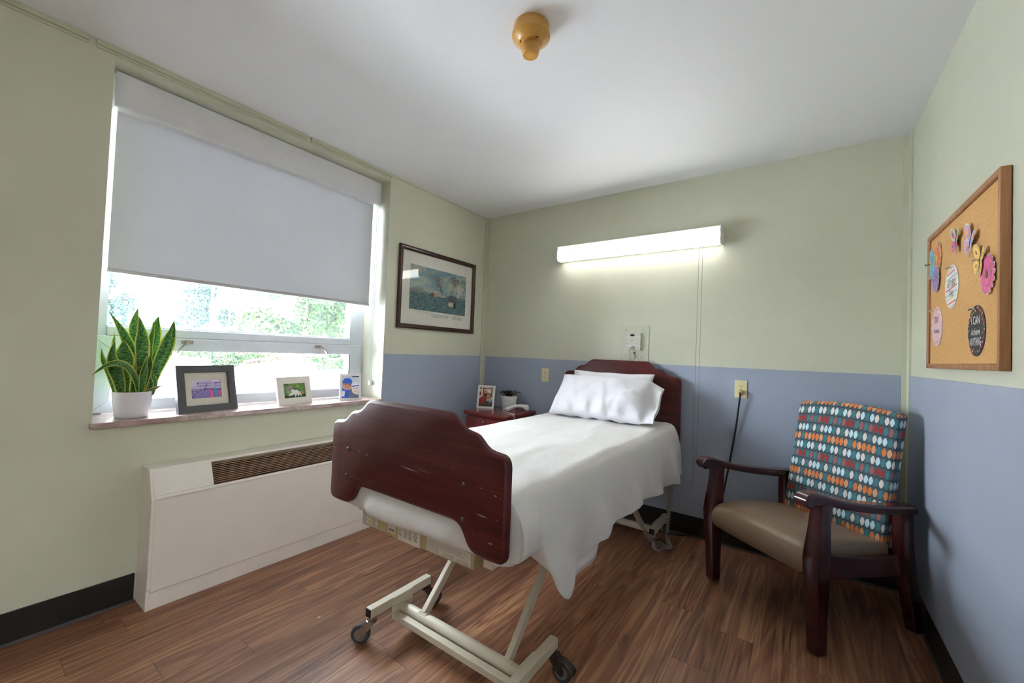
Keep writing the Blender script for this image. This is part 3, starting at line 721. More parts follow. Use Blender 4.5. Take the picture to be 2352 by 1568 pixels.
def caster(x, y, ang, mats, brake=False):
    fork_m, tyre_m, hub_m = mats
    b = MB(); T = Matrix.Translation((x, y, 0)) @ Matrix.Rotation(ang, 4, 'Z')
    b.lathe([(0.001, 0.109), (0.016, 0.109), (0.019, 0.106), (0.019, 0.099), (0.015, 0.097), (0.021, 0.094), (0.021, 0.086), (0.001, 0.085)], n=20, M=T)
    for s in (-1, 1):
        M = T @ Matrix(((1, 0, 0, 0), (0, 0, 1, s * 0.0155), (0, 1, 0, 0), (0, 0, 0, 1)))
        b.prism([(-0.020, 0.092), (0.022, 0.092), (0.050, 0.048), (0.048, 0.030), (0.036, 0.028), (0.024, 0.036)], -0.0012, 0.0012, M)
    b.cyl(T @ Vector((0.040, -0.019, 0.0385)), T @ Vector((0.040, 0.019, 0.0385)), 0.006, 10)
    cs = b.build('caster', fork_m, bed, O, smooth=40)
    b = MB(); M = T @ Matrix.Translation((0.040, 0, 0.0385)) @ Matrix.Rotation(PI / 2, 4, 'X')
    b.lathe([(0.024, -0.0115), (0.034, -0.0115), (0.0375, -0.008), (0.0385, 0.0), (0.0375, 0.008), (0.034, 0.0115), (0.024, 0.0115)], n=32, M=M)
    b.m = 1; b.lathe([(0.0001, -0.0095), (0.012, -0.0100), (0.014, -0.0085), (0.022, -0.0085), (0.0245, -0.0115)], n=32, M=M); b.lathe([(0.0245, 0.0115), (0.022, 0.0085), (0.014, 0.0085), (0.012, 0.0100), (0.0001, 0.0095)], n=32, M=M)
    b.build('wheel', [tyre_m, hub_m], cs, O, smooth=40)
    if brake:
        b = MB(); M = T @ Matrix(((1, 0, 0, 0), (0, 0, 1, 0), (0, 1, 0, 0), (0, 0, 0, 1)))
        b.prism([(0.01, 0.085), (0.05, 0.080), (0.085, 0.055), (0.09, 0.045), (0.075, 0.048), (0.05, 0.068), (0.01, 0.074)], -0.017, 0.017, M)
        b.build('brake_pedal', m_darksteel, cs, O, smooth=30, bevel=0.002)
caster(1.060, -1.930, PI + 0.62, (m_steel, m_tyre, m_hub))
caster(1.060, -1.635, 1.25, (m_darksteel, m_tyre, m_hub))
caster(1.722, -1.632, 0.15, (m_darksteel, m_tyre, m_hub), True)
caster(1.722, -1.93, -1.2, (m_darksteel, m_tyre, m_hub), True)
caster(1.722, -0.398, 0.85, (m_steel, m_lilac, m_hub), True)
caster(1.060, -0.398, 2.2, (m_steel, m_tyre, m_hub))
caster(1.722, -0.115, 2.0, (m_steel, m_tyre, m_hub))
caster(1.060, -0.115, 2.0, (m_steel, m_tyre, m_hub))

# mattress
b = MB(); b.box(0.905, 1.765, -1.978, -0.105, 0.574, 0.740)
tag(b.build('mattress', m_mattress, None, (1.335, -1.05, 0.574), smooth=40, bevel=0.035, seg=5), 'mattress lying on the bed frame, wrapped by the cream blanket', 'mattress')

# ------------------------------------------------------------------ sheet and blanket
HEM = [(-1.86, 0.50), (-1.835, 0.440), (-1.80, 0.405), (-1.76, 0.388), (-1.725, 0.398), (-1.69, 0.435), (-1.62, 0.428), (-1.54, 0.425), (-1.47, 0.462), (-1.36, 0.470), (-1.22, 0.466), (-1.05, 0.470), (-0.86, 0.455), (-0.64, 0.440), (-0.42, 0.424), (-0.20, 0.415), (-0.10, 0.42)]
ZT = 0.748
def drape_rows(ys, hem, out, XE=1.772, zt=ZT, left=True, flare=0.055, seed=0.0, tuck=None):
    rows = []
    for y in ys:
        r = []
        nrm = 0.005
        # left side (hangs towards the window)
        if left:
            zl = 0.50
            for k in range(6):
                f = k / 5; z = zl + (zt - 0.04 - zl) * f
                if tuck and y < tuck:
                    z = 0.556 + (zt - 0.04 - 0.556) * min(1.0, f * 1.15)
                    r.append((0.893 - 0.016 * math.sin(PI * min(1.0, f)) + max(0.0, 0.2 - f) * 0.3, y, z))
                else: r.append((0.893 - 0.012 * (1 - f) + 0.006 * fbm((y * 4, f * 2, 9)), y, z))
            r.append((0.897, y, zt - 0.018)); r.append((0.910, y, zt - 0.005))
        nx = 34
        xa, xb = 0.925, XE - 0.055
        for k in range(nx + 1):
            x = xa + (xb - xa) * k / nx
            z = zt + 0.0045 * fbm((x * 5.5 + seed, y * 2.2, 1.7)) + 0.0035 * fbm((x * 19, y * 5, 4.2)) + 0.0030 * max(0.0, fbm((x * 26 + y * 3, y * 3.1, 6.6)))
            q = 2.6 * (fbm((x * 2.1 + 3, y * 1.4, 8.8)))
            z += 0.004 * max(0.0, math.sin(x * 9 + y * 5 + q * 2)) ** 4
            r.append((x, y, z))
        # rounded right shoulder
        for a in (25, 50, 75):
            A = math.radians(a); r.append((xb + (XE - xb) * math.sin(A), y, zt - 0.05 * (1 - math.cos(A))))
        zh = hem(y); n = 16
        top = zt - 0.055
        for k in range(n):
            f = (k + 1) / n; z = top + (zh - top) * f
            drop = top - z
            fl = flare * (1 - math.exp(-drop * 5.0)) * 1.2
            wav = 0.020 * f * math.sin(y * 17 + 2.5 * fbm((y * 1.4, 0.3, 2.2)) + seed) * min(1, drop * 5) + 0.010 * f * fbm((y * 6 + seed, z * 3, 5.0))
            x = XE + fl + wav + out + 0.006 * f ** 0.5 * fbm((y * 13, z * 9, 3.3)) + 0.004 * fbm((y * 5, z * 22, 6.1)) * f
            if tuck and y < tuck:
                # tucked in at the foot: swells round the mattress corner and curls back underneath
                z = top + (0.556 - top) * min(1.0, f * 1.18)
                x = XE + 0.012 + 0.022 * math.sin(PI * min(1.0, f * 1.1)) - max(0.0, f - 0.78) * 0.34
                if f > 0.86: z = 0.556 - 0.004 * math.sin((f - 0.86) * 20)
            r.append((x, y, z))
        rows.append(r)
    return rows
hemf = lambda y: interp(y, HEM) + 0.006 * fbm((y * 9, 1.0, 3.0)) + 0.004 * fbm((y * 33, 2.0, 3.0))
ys = []
y = -0.088
while y > -1.855: ys.append(y); y -= 0.016
ys += [-1.860, -1.8675, -1.875, -1.885, -1.90, -1.92, -1.945, -1.965, -1.978]
main = drape_rows(ys, hemf, 0.006, tuck=-1.871)
# pull the pleat in towards the corner fold just above the tucked part
for r, yv in zip(main, ys):
    if -1.875 <= yv < -1.79:
        k = (yv + 1.79) / -0.085
        for i in range(len(r) - 16, len(r)):
            x, yy, z = r[i]; f = (i - (len(r) - 16)) / 15
            r[i] = (x - 0.022 * k * k * f, yy + 0.02 * k * f, z)
# wrap over the foot of the mattress
last = main[-1]
def sm(t): t = max(0.0, min(1.0, t)); return t * t * (3 - 2 * t)
for e, dy, bl_ in ((0.012, -0.010, 0), (0.030, -0.017, 0), (0.06, -0.020, 0), (0.10, -0.021, 0.25), (0.135, -0.021, 0.75), (0.160, -0.021, 1.0), (0.180, -0.020, 1.0), (0.194, -0.016, 0.85), (0.200, -0.008, 0.55), (0.200, 0.004, 0.2), (0.196, 0.02, 0)):
    r = []
    for (x, yy, z) in last:
        mid = 1 - sm((abs(x - 1.332) - 0.19) / 0.10)
        low = e * (1.0 if e < 0.17 else 1 + 0.03 * math.sin(x * 11 + 1.0) * mid)
        zz = min(z, ZT - low)
        bul = 0.005 * fbm((x * 4, e * 6, 7.7)) * min(1, e * 15)
        lim = 0.458 - 0.034 * sm(e / 0.09); dxx = x - 1.332; cx = 1.332 + max(-lim, min(lim, dxx))
        r.append((cx, -1.982 + dy - 0.026 * bl_ * mid + bul * 0.5 + 0.02 * sm((abs(x - 1.332) - 0.38) / 0.06), zz))
    main.append(r)
b = MB(); b.grid(main)
bk = b.build('blanket', m_blanket, None, (1.335, -1.05, 0.75), smooth=180, solid=0.004, subsurf=1)
tag(bk, 'cream woven blanket spread over the bed and draped down its right side', 'blanket')
# white sheet showing below the blanket
SH = [(-1.72, 0.44), (-1.69, 0.40), (-1.64, 0.368), (-1.56, 0.372), (-1.49, 0.380), (-1.462, 0.40), (-1.44, 0.46), (-1.3, 0.50), (-0.5, 0.50)]
b = MB(); rows = []
y = -0.6
while y > -1.715:
    r = []; zh = interp(y, SH) + 0.004 * fbm((y * 11, 4.0, 1.0))
    for k in range(4): r.append((1.40 + 0.09 * k, y, 0.7435))
    r += [(1.742, y, 0.738), (1.7655, y, 0.715)]
    for k in range(12):
        f = (k + 1) / 12; z = 0.70 + (zh - 0.70) * f; drop = 0.70 - z
        fl = 0.055 * (1 - math.exp(-drop * 5.0)) * 1.2
        wav = 0.020 * f * math.sin(y * 17 + 2.5 * fbm((y * 1.4, 0.3, 2.2))) * min(1, drop * 5)
        r.append((1.768 + (fl + wav) * 0.85 - 0.008, y, z))
    rows.append(r); y -= 0.018
b.grid(rows)
tag(b.build('bed_sheet', m_sheet, None, (1.7, -1.2, 0.6), smooth=180, solid=0.0015), 'white bed sheet hem showing under the blanket near the foot of the bed', 'sheet')

# ------------------------------------------------------------------ pillows
def pillow(name, c, w, h, t, rx, rz, label, seed, flap=0.0, ry=0.0, rows=30, cols=46):
    """stuffed pillow in a case; flap = share of the right half that is empty, open pillowcase"""
    uf = 1.0 - flap * 2
    def thick(u, v):
        uu = u / uf if u > 0 and flap else u
        a = max(0.0, 1 - min(1.0, abs(uu)) ** 2.8); q = max(0.0, 1 - abs(v) ** 2.3)
        return (a ** 0.5) * (q ** 0.52)
    b = MB()
    for s in (1, -1):
        g = []
        for i in range(rows + 1):
            v = -1 + 2 * i / rows; r = []
            for j in range(cols + 1):
                u = -1 + 2 * j / cols
                p = thick(u, v)
                x = u * w / 2 * (1 - 0.05 * (1 - v * v) * (abs(u) ** 3 if u < 0 or not flap else 0))
                y = v * h / 2 * (1 - 0.07 * (1 - u * u) * abs(v) ** 3)
                z = s * t / 2 * p
                # gathered creases running in from the lower edge and the seams
                lo = max(0.0, -v) ** 1.5
                cr = 0.014 * lo * math.sin(u * 19 + 2.5 * fbm((u * 3 + seed, v * 1.2, 1.0))) * p ** 0.3
                cr += 0.012 * fbm((u * 2.2 + seed, v * 1.6, s * 3.0)) * p + 0.0065 * fbm((u * 7 + seed, v * 3.5, s * 2)) * p ** 0.5
                cr -= 0.014 * math.exp(-((u - 0.12 + 0.10 * v) / 0.025) ** 2) * max(0.0, 0.5 - v) * p ** 0.3 * 0.6
                cr -= 0.010 * math.exp(-((u + 0.22 + 0.16 * v) / 0.035) ** 2) * lo * p ** 0.3
                z += s * cr
                z += 0.007 * (1 - p) * math.sin(u * 8 + v * 5 + seed)
                if flap and u > uf * 0.93:
                    k = min(1.0, (u - uf * 0.93) / (1 - uf * 0.93))
                    z += s * (0.004 + 0.012 * k) * (1 - abs(v) ** 3) - 0.030 * k * (0.4 + 0.6 * v) + 0.012 * k * math.sin(v * 5 + seed)
                    y += -0.020 * k * v - 0.012 * k
                r.append((x, y, z))
            g.append(r)
        b.grid(g, flip=(s < 0))
    o = b.build(name, m_pillow, None, None, smooth=180, subsurf=1, weld=True)
    o.location = c; o.rotation_euler = (rx, ry, rz)
    return tag(o, label, 'pillow')
pillow('pillow', (1.318, -0.158, 0.925), 0.63, 0.31, 0.12, math.radians(72), math.radians(-1.0), 'white pillow at the back, standing against the headboard', 3.0)
pillow('pillow', (1.345, -0.318, 0.898), 0.74, 0.36, 0.20, math.radians(48), math.radians(0.5), 'white pillow in front, its open pillowcase end hanging to the right', 11.0, 0.085)
# ------------------------------------------------------------------ armchair in the corner
ch = empty('armchair', (2.074, -0.498, 0.0), math.radians(-38.66), label='wooden armchair with taupe vinyl seat and leaf dot patterned back in the corner', cat='armchair')
# local x = to the sitter's left along the seat front (0 .. 0.568), local y = towards the back
def swept(mb, secs, corner=0.3):
    """rounded-rectangle sections (centre, half width x, half depth y) swept along a path"""
    rows = []
    for (c, hx, hy) in secs:
        c = Vector(c); ring = []
        for (sx, sy) in ((1, 1), (-1, 1), (-1, -1), (1, -1)):
            cx, cy = sx * hx, sy * hy; k = min(hx, hy) * corner
            pts = [(cx, cy - sy * k), (cx - sx * k * 0.3, cy - sy * k * 0.3), (cx - sx * k, cy)]
            if sx * sy < 0: pts.reverse()
            ring += [c + Vector((p[0], p[1], 0)) for p in pts]
        rows.append(ring)
    n = len(rows[0]); vs = [p for r in rows for p in r]; fs = [tuple(reversed(range(n))), tuple((len(rows) - 1) * n + k for k in range(n))]
    for i in range(len(rows) - 1):
        for k in range(n): fs.append((i * n + k, i * n + (k + 1) % n, (i + 1) * n + (k + 1) % n, (i + 1) * n + k))
    mb.add(vs, fs)
for lx in (0.0, 0.568):
    b = MB(); swept(b, [((lx, 0.004, 0.008), 0.026, 0.026), ((lx, 0.000, 0.15), 0.029, 0.029), ((lx, -0.004, 0.27), 0.034, 0.034), ((lx, -0.006, 0.37), 0.037, 0.038), ((lx, -0.002, 0.42), 0.035, 0.036), ((lx, 0.006, 0.50), 0.030, 0.031), ((lx, 0.012, 0.57), 0.028, 0.029), ((lx, 0.014, 0.612), 0.030, 0.031)])
    lg = b.build('leg', m_chairwood, ch, None, smooth=40)
    b = MB(); b.cyl((lx, 0.004, 0), (lx, 0.004, 0.009), 0.016, 16); b.build('glide', m_steel, lg, None, smooth=40)
    b = MB(); swept(b, [((lx, 0.585, 0.008), 0.023, 0.026), ((lx, 0.560, 0.12), 0.025, 0.029), ((lx, 0.530, 0.25), 0.027, 0.033), ((lx, 0.508, 0.36), 0.027, 0.034), ((lx, 0.500, 0.46), 0.026, 0.031), ((lx, 0.502, 0.545), 0.026, 0.030)])
    lg = b.build('leg', m_chairwood, ch, None, smooth=40)
    b = MB(); b.cyl((lx, 0.585, 0), (lx, 0.585, 0.009), 0.015, 16); b.build('glide', m_steel, lg, None, smooth=40)
    # arm with a rolled front end
    top = [(-0.098, 0.610), (-0.104, 0.625), (-0.101, 0.642), (-0.088, 0.654), (-0.068, 0.660), (-0.040, 0.659), (-0.01, 0.652), (0.04, 0.638), (0.11, 0.620), (0.20, 0.604), (0.30, 0.590), (0.40, 0.579), (0.50, 0.571), (0.545, 0.569), (0.555, 0.560)]
    bot = [(0.553, 0.537), (0.545, 0.532), (0.50, 0.533), (0.40, 0.540), (0.30, 0.552), (0.20, 0.567), (0.11, 0.584), (0.05, 0.598), (0.0, 0.606), (-0.045, 0.608), (-0.060, 0.604), (-0.080, 0.600), (-0.092, 0.602)]
    b = MB(); b.prism(top + bot, lx - 0.031, lx + 0.031, Matrix(((0, 0, 1, 0), (1, 0, 0, 0), (0, 1, 0, 0), (0, 0, 0, 1))))
    b.build('armrest', m_chairwood, ch, None, smooth=40, bevel=0.009, seg=4)
    s = 1 if lx < 0.2 else -1
    b = MB(); b.prism([(0.02, 0.405), (0.12, 0.385), (0.25, 0.366), (0.38, 0.356), (0.50, 0.352), (0.50, 0.262), (0.35, 0.272), (0.18, 0.284), (0.02, 0.295)], lx - 0.011, lx + 0.011, Matrix(((0, 0, 1, 0), (1, 0, 0, 0), (0, 1, 0, 0), (0, 0, 0, 1))))
    b.build('side_rail', m_chairwood, ch, None, smooth=40, bevel=0.004)
b = MB(); b.box(0.02, 0.548, 0.005, 0.028, 0.285, 0.33); b.box(0.02, 0.548, 0.485, 0.508, 0.27, 0.36)
b.build('cross_rail', m_chairwood, ch, None, smooth=0, bevel=0.004)
# seat cushion: thick waterfall front
prof = [(-0.045, 0.318), (-0.052, 0.345), (-0.048, 0.375), (-0.032, 0.402), (-0.005, 0.420), (0.04, 0.430), (0.12, 0.431), (0.22, 0.424), (0.32, 0.412), (0.42, 0.398), (0.47, 0.388), (0.475, 0.33), (0.30, 0.33), (0.10, 0.325), (0.02, 0.312), (-0.02, 0.304), (-0.038, 0.308)]
rows = []
for lx, k in ((0.030, 0.0), (0.031, 0.55), (0.036, 0.85), (0.048, 0.97), (0.07, 1.0), (0.16, 1.02), (0.284, 1.03), (0.41, 1.02), (0.498, 1.0), (0.520, 0.97), (0.532, 0.85), (0.537, 0.55), (0.538, 0.0)):
    c = (0.21, 0.368)
    rows.append([(lx, c[0] + (y - c[0]) * (0.93 + 0.07 * min(k, 1)), c[1] + (z - c[1]) * (0.15 + 0.85 * k)) for y, z in prof + [prof[0]]])
b = MB(); b.grid(rows); b.flat([(y, z) for _, y, z in rows[0][:-1]], 0.030, Matrix(((0, 0, 1, 0), (1, 0, 0, 0), (0, 1, 0, 0), (0, 0, 0, 1)))); b.flat([(y, z) for _, y, z in rows[-1][:-1]], 0.538, Matrix(((0, 0, 1, 0), (1, 0, 0, 0), (0, 1, 0, 0), (0, 0, 0, 1))))
b.build('seat', m_vinyl, ch, None, smooth=70, weld=True)
# upholstered back: slab with crowned top, UV in metres for the printed fabric
def back_pt(u, v, w):
    """u across (0..0.492), v up (0..1), w depth 0 front .. 1 rear"""
    top = 0.965 + 0.022 * (1 - ((u - 0.246) / 0.246) ** 2)
    z = 0.365 + (top - 0.365) * v
    y = 0.432 + 0.112 * (z - 0.365) / 0.6 + w * 0.062
    return (0.038 + u, y, z)
b = MB(); NU, NV = 24, 24
us = [0.492 * i / NU for i in range(NU + 1)]; vs_ = [j / NV for j in range(NV + 1)]
def bulge(u, v): return -0.012 * (1 - (abs(u - 0.246) / 0.246) ** 4) * (1 - abs(2 * v - 1) ** 5)
front = [[(p[0], p[1] + bulge(u, v), p[2]) for u in us for p in (back_pt(u, v, 0),)] for v in vs_]
b.grid(front, uvf=lambda i, j: (0.492 * j, 0.365 + 0.61 * i))
def strip(plist, qlist, uvp, uvq):
    o = len(b.v); n = len(plist); b.v += [tuple(p) for p in plist] + [tuple(q) for q in qlist]
    for i in range(n - 1):
        b.f.append([o + i, o + i + 1, o + n + i + 1, o + n + i]); b.mi.append(0); b.uv.append([uvp(i / (n - 1)), uvp((i + 1) / (n - 1)), uvq((i + 1) / (n - 1)), uvq(i / (n - 1))])
rear = [[back_pt(u, v, 1) for u in us] for v in vs_]
strip([r[-1] for r in front], [r[-1] for r in rear], lambda t: (0.492, 0.365 + 0.61 * t), lambda t: (0.554, 0.365 + 0.61 * t))
strip([r[0] for r in front], [r[0] for r in rear], lambda t: (0.0, 0.365 + 0.61 * t), lambda t: (-0.062, 0.365 + 0.61 * t))
strip(front[-1], rear[-1], lambda t: (0.492 * t, 0.975), lambda t: (0.492 * t, 1.037))
strip(front[0], rear[0], lambda t: (0.492 * t, 0.365), lambda t: (0.492 * t, 0.303))
b.grid(rear, uvf=lambda i, j: (0.492 * j, 0.365 + 0.61 * i))
b.build('backrest', m_fabric, ch, None, smooth=60, bevel=0.016, seg=4, weld=True)

# ------------------------------------------------------------------ nightstand
ns = empty('nightstand', (0.415, -0.245, 0), label='mahogany nightstand with a locking drawer between bed and corner', cat='nightstand'); O = ns.location
b = MB(); b.box(0.222, 0.610, -0.440, -0.035, 0.05, 0.668); b.box(0.235, 0.595, -0.42, -0.05, 0.0, 0.05); b.build('body', m_nswood, ns, O, smooth=0, bevel=0.002)
b = MB()
rings = [(0.0, 0.668), (0.006, 0.671), (0.010, 0.680), (0.0115, 0.690), (0.009, 0.697), (0.003, 0.700), (-0.006, 0.7005)]
vs = []; 
for d, z in rings: vs += [(0.213 - d, -0.455 - d, z), (0.616 + d, -0.455 - d, z), (0.616 + d, -0.030, z), (0.213 - d, -0.030, z)]
fs = [(0, 1, 2, 3), tuple((len(rings) - 1) * 4 + k for k in (3, 2, 1, 0))]
for i in range(len(rings) - 1):
    for k in range(4): fs.append((i * 4 + k, i * 4 + (k + 1) % 4, (i + 1) * 4 + (k + 1) % 4, (i + 1) * 4 + k))
b.add(vs, fs); b.build('top', wood('mahogany_top', (92, 34, 36), (116, 47, 46), (136, 62, 58), 0, 1.0, 0.25, 0.2), ns, O, smooth=50)
for z0, z1, nm in ((0.475, 0.655, 'drawer'), (0.06, 0.465, 'door')):
    b = MB(); b.box(0.226, 0.606, -0.456, -0.440, z0, z1); dr = b.build(nm, m_nswood, ns, O, smooth=0, bevel=0.005, seg=3)
    if nm == 'drawer':
        b = MB(); M = Matrix.Translation((0.405, -0.456, 0.628)) @ Matrix.Rotation(PI / 2, 4, 'X')
        b.lathe([(0.0001, 0.002), (0.004, 0.002), (0.0045, 0.004), (0.009, 0.0035), (0.0095, 0.0)], n=20, M=M); b.build('lock', m_nickel, dr, O, smooth=40)

# ------------------------------------------------------------------ photo frames
def ring_frame(mb, w, h, bw, d, M, prof=None):
    """mitred frame w x h, border bw, depth d; local z = outwards"""
    pr = prof or [(0.0, -d), (0.0, 0.0), (bw, 0.0), (bw, -d * 0.55)]
    rs = []
    for (i, t) in pr: rs.append([(-w / 2 + i, i, t), (w / 2 - i, i, t), (w / 2 - i, h - i, t), (-w / 2 + i, h - i, t)])
    vs = [M @ Vector(p) for r in rs for p in r]; fs = []
    for i in range(len(rs) - 1):
        for k in range(4): fs.append((i * 4 + k, i * 4 + (k + 1) % 4, (i + 1) * 4 + (k + 1) % 4, (i + 1) * 4 + k))
    k0, k1 = 0, (len(rs) - 1) * 4
    for k in range(4): fs.append((k1 + k, k1 + (k + 1) % 4, (k + 1) % 4, k))
    mb.add(vs, fs)
def photo_frame(label, base, yaw, lean, w, h, bw, d, mat, fmat, draw, pics, group=None, window=None, prof=None):
    """base = middle of the bottom front edge; yaw 0 faces +x"""
    root = empty('photo_frame', base, label=label, cat='photo frame', group=group, rot=(0, 0, yaw + PI / 2))
    L = Matrix.Rotation(-lean, 4, 'X') @ Matrix(((1, 0, 0, 0), (0, 0, -1, 0), (0, 1, 0, 0), (0, 0, 0, 1)))   # local: x right, y up, z out (-Y of root)
    b = MB(); ring_frame(b, w, h, bw, d, L, prof); b.build('frame', fmat, root, None, smooth=0, bevel=0.0012)
    t0 = -d * 0.55
    if window:
        ww, wh = window; b = MB(); iw, ih = w / 2 - bw * 0.9, h - 2 * bw * 0.9
        cy = h / 2
        for (x0, x1, y0, y1) in ((-iw, -ww / 2, cy - ih / 2, cy + ih / 2), (ww / 2, iw, cy - ih / 2, cy + ih / 2), (-ww / 2, ww / 2, cy - ih / 2, cy - wh / 2), (-ww / 2, ww / 2, cy + wh / 2, cy + ih / 2)):
            b.prism([(x0, y0), (x1, y0), (x1, y1), (x0, y1)], t0 - 0.0015, t0 + 0.0005, L)
        b.build('mat_board', m_matboard, root, None, smooth=0)
        pw, ph, tp = ww, wh, t0 - 0.0035
    else: pw, ph, tp = w - 2 * bw, h - 2 * bw, t0 - 0.0008
    b = MB(); P = L @ Matrix.Translation((0, h / 2, tp))
    b.rect(-pw / 2 - 0.004, pw / 2 + 0.004, -ph / 2 - 0.004, ph / 2 + 0.004, 0, P)
    draw(b, P, pw, ph); b.build('photograph', pics, root, None, smooth=0)
    b = MB(); b.prism([(-w / 2 + bw * 0.5, bw * 0.5), (w / 2 - bw * 0.5, bw * 0.5), (w / 2 - bw * 0.5, h - bw * 0.5), (-w / 2 + bw * 0.5, h - bw * 0.5)], -d, tp - 0.002, L); b.build('backing_board', m_felt, root, None, smooth=0)
    # easel strut down to the sill
    A = L @ Vector((0, h * 0.62, -d)); 
    b = MB(); foot = Vector((0, h * 0.5, 0.003)); b.beam(A, foot, 0.03, 0.003, (1, 0, 0)); b.build('easel_strut', m_felt, root, None, smooth=0)
    return root
def noisy(name, stops, scale=30.0, rough=0.3, stretch=(1, 1, 1), detail=4):
    t = NT(name); o = t.obj()
    t.P(color=t.ramp(t.noise(t.vmul(o, stretch), scale, detail, 0.6), [(p, lin(c)) for p, c in stops]), rough=rough, spec=0.4)
    return t.m
clip = lambda v, a, b_: max(a, min(b_, v))
# 1 street scene: pale buildings above a crowd, two figures in pink and teal
pics_street = [noisy('photo_pale_sky', [(0.3, (214, 206, 228)), (0.7, (228, 222, 236))], 18), noisy('photo_lilac_buildings', [(0.3, (172, 160, 204)), (0.6, (198, 186, 220)), (0.8, (210, 200, 228))], 60), plain('photo_violet_windows', (128, 112, 172), 0.3),
               noisy('photo_crowd', [(0.35, (60, 48, 108)), (0.5, (112, 96, 158)), (0.62, (176, 164, 204)), (0.75, (220, 212, 236))], 170), plain('photo_pink_coat', (206, 70, 150), 0.3, 0.1, 90), plain('photo_teal_coat', (56, 142, 176), 0.3, 0.1, 90), plain('photo_plum', (146, 84, 170), 0.3, 0.15, 90)]
def d_street(b, P, w, h):
    b.m = 1; b.flat([(-0.5 * w, -0.02 * h), (-0.5 * w, 0.10 * h), (-0.36 * w, 0.16 * h), (-0.22 * w, 0.40 * h), (0.12 * w, 0.46 * h), (0.22 * w, 0.40 * h), (0.26 * w, 0.2 * h), (0.26 * w, 0.38 * h), (0.5 * w, 0.36 * h), (0.5 * w, -0.02 * h)], 0.0002, P)
    b.m = 6; b.flat([(-0.34 * w, 0.26 * h), (-0.24 * w, 0.42 * h), (-0.22 * w, 0.30 * h)], 0.0004, P); b.rect(0.27 * w, 0.49 * w, 0.28 * h, 0.34 * h, 0.0004, P)
    b.m = 2
    for i in range(6):
        for j in range(2): b.rect((-0.26 + 0.072 * i) * w, (-0.225 + 0.072 * i) * w, (0.12 + 0.14 * j) * h, (0.20 + 0.14 * j) * h, 0.0004, P)
    for i in range(4): b.rect((0.29 + 0.05 * i) * w, (0.315 + 0.05 * i) * w, 0.10 * h, 0.17 * h, 0.0004, P)
    b.disc(-0.04 * w, 0.04 * h, 0.05 * w, 0.05 * h, 0.0004, P); b.rect(-0.09 * w, 0.12 * w, 0.0, 0.03 * h, 0.0004, P)
    b.m = 3; b.rect(-0.5 * w, 0.5 * w, -0.5 * h, 0.0, 0.0005, P)
    b.m = 2
    for cx, cy, r in ((-0.22, -0.38, 0.09), (-0.06, -0.30, 0.08), (0.02, -0.40, 0.07)): b.disc(cx * w, cy * h, r * w, 0.13 * h, 0.0006, P)
    b.m = 4; b.flat([(0.04 * w, -0.05 * h), (0.16 * w, -0.08 * h), (0.24 * w, -0.12 * h), (0.24 * w, -0.5 * h), (0.10 * w, -0.5 * h), (0.12 * w, -0.24 * h)], 0.0007, P); b.disc(0.18 * w, 0.0, 0.03 * w, 0.045 * h, 0.0007, P); b.rect(0.36 * w, 0.5 * w, -0.34 * h, -0.16 * h, 0.0007, P)
    b.m = 5; b.flat([(0.25 * w, -0.06 * h), (0.36 * w, -0.05 * h), (0.38 * w, -0.12 * h), (0.35 * w, -0.36 * h), (0.27 * w, -0.36 * h)], 0.0009, P); b.disc(0.29 * w, 0.01 * h, 0.026 * w, 0.045 * h, 0.0009, P); b.disc(0.35 * w, -0.02 * h, 0.022 * w, 0.04 * h, 0.0009, P)
photo_frame('wide charcoal photo frame with cream mat and a purple street photo', (-0.043, -2.1475, 0.8205), math.radians(9.5), math.radians(14), 0.278, 0.243, 0.036, 0.026, None, m_charcoal, d_street, pics_street, window=(0.142, 0.096))
# 2 garden photo
pics_gdn = [noisy('photo_grass', [(0.3, (52, 92, 48)), (0.55, (112, 150, 70)), (0.8, (176, 196, 110))], 60), plain('photo_grey_stall', (122, 136, 116), 0.3, 0.15, 60), plain('photo_white_dog', (232, 230, 222), 0.3, 0.06, 60), plain('photo_orange', (216, 128, 76), 0.3, 0.1, 60), plain('photo_dark_green', (44, 70, 44), 0.3, 0.2, 60), plain('photo_sky_blue', (150, 200, 210), 0.3)]
def d_gdn(b, P, w, h):
    b.m = 1; b.rect(-0.38 * w, -0.06 * w, -0.05 * h, 0.18 * h, 0.0003, P); b.rect(-0.3 * w, 0.0, 0.2 * h, 0.36 * h, 0.0003, P)
    b.m = 3; b.disc(-0.3 * w, 0.06 * h, 0.05 * w, 0.06 * h, 0.0005, P); b.rect(-0.22 * w, -0.12 * w, 0.24 * h, 0.34 * h, 0.0005, P); b.disc(0.4 * w, -0.2 * h, 0.06 * w, 0.08 * h, 0.0005, P)
    b.m = 5; b.rect(-0.38 * w, 0.4 * w, -0.10 * h, -0.06 * h, 0.0004, P); b.rect(-0.38 * w, -0.05 * w, 0.18 * h, 0.2 * h, 0.0006, P)
    b.m = 4; b.rect(-0.5 * w, 0.5 * w, -0.5 * h, -0.30 * h, 0.0003, P); b.disc(-0.34 * w, 0.44 * h, 0.08 * w, 0.05 * h, 0.0005, P)
    b.m = 2; b.flat([(-0.30 * w, -0.36 * h), (-0.2 * w, -0.2 * h), (-0.02 * w, -0.02 * h), (0.12 * w, 0.05 * h), (0.22 * w, -0.06 * h), (0.30 * w, -0.2 * h), (0.34 * w, -0.42 * h), (0.30 * w, -0.42 * h), (0.24 * w, -0.24 * h), (0.2 * w, -0.42 * h), (0.16 * w, -0.42 * h), (0.12 * w, -0.22 * h), (0.06 * w, -0.44 * h), (0.02 * w, -0.44 * h), (0.0, -0.24 * h), (-0.12 * w, -0.34 * h)], 0.0008, P)
    b.disc(-0.05 * w, 0.0, 0.09 * w, 0.10 * h, 0.0009, P)
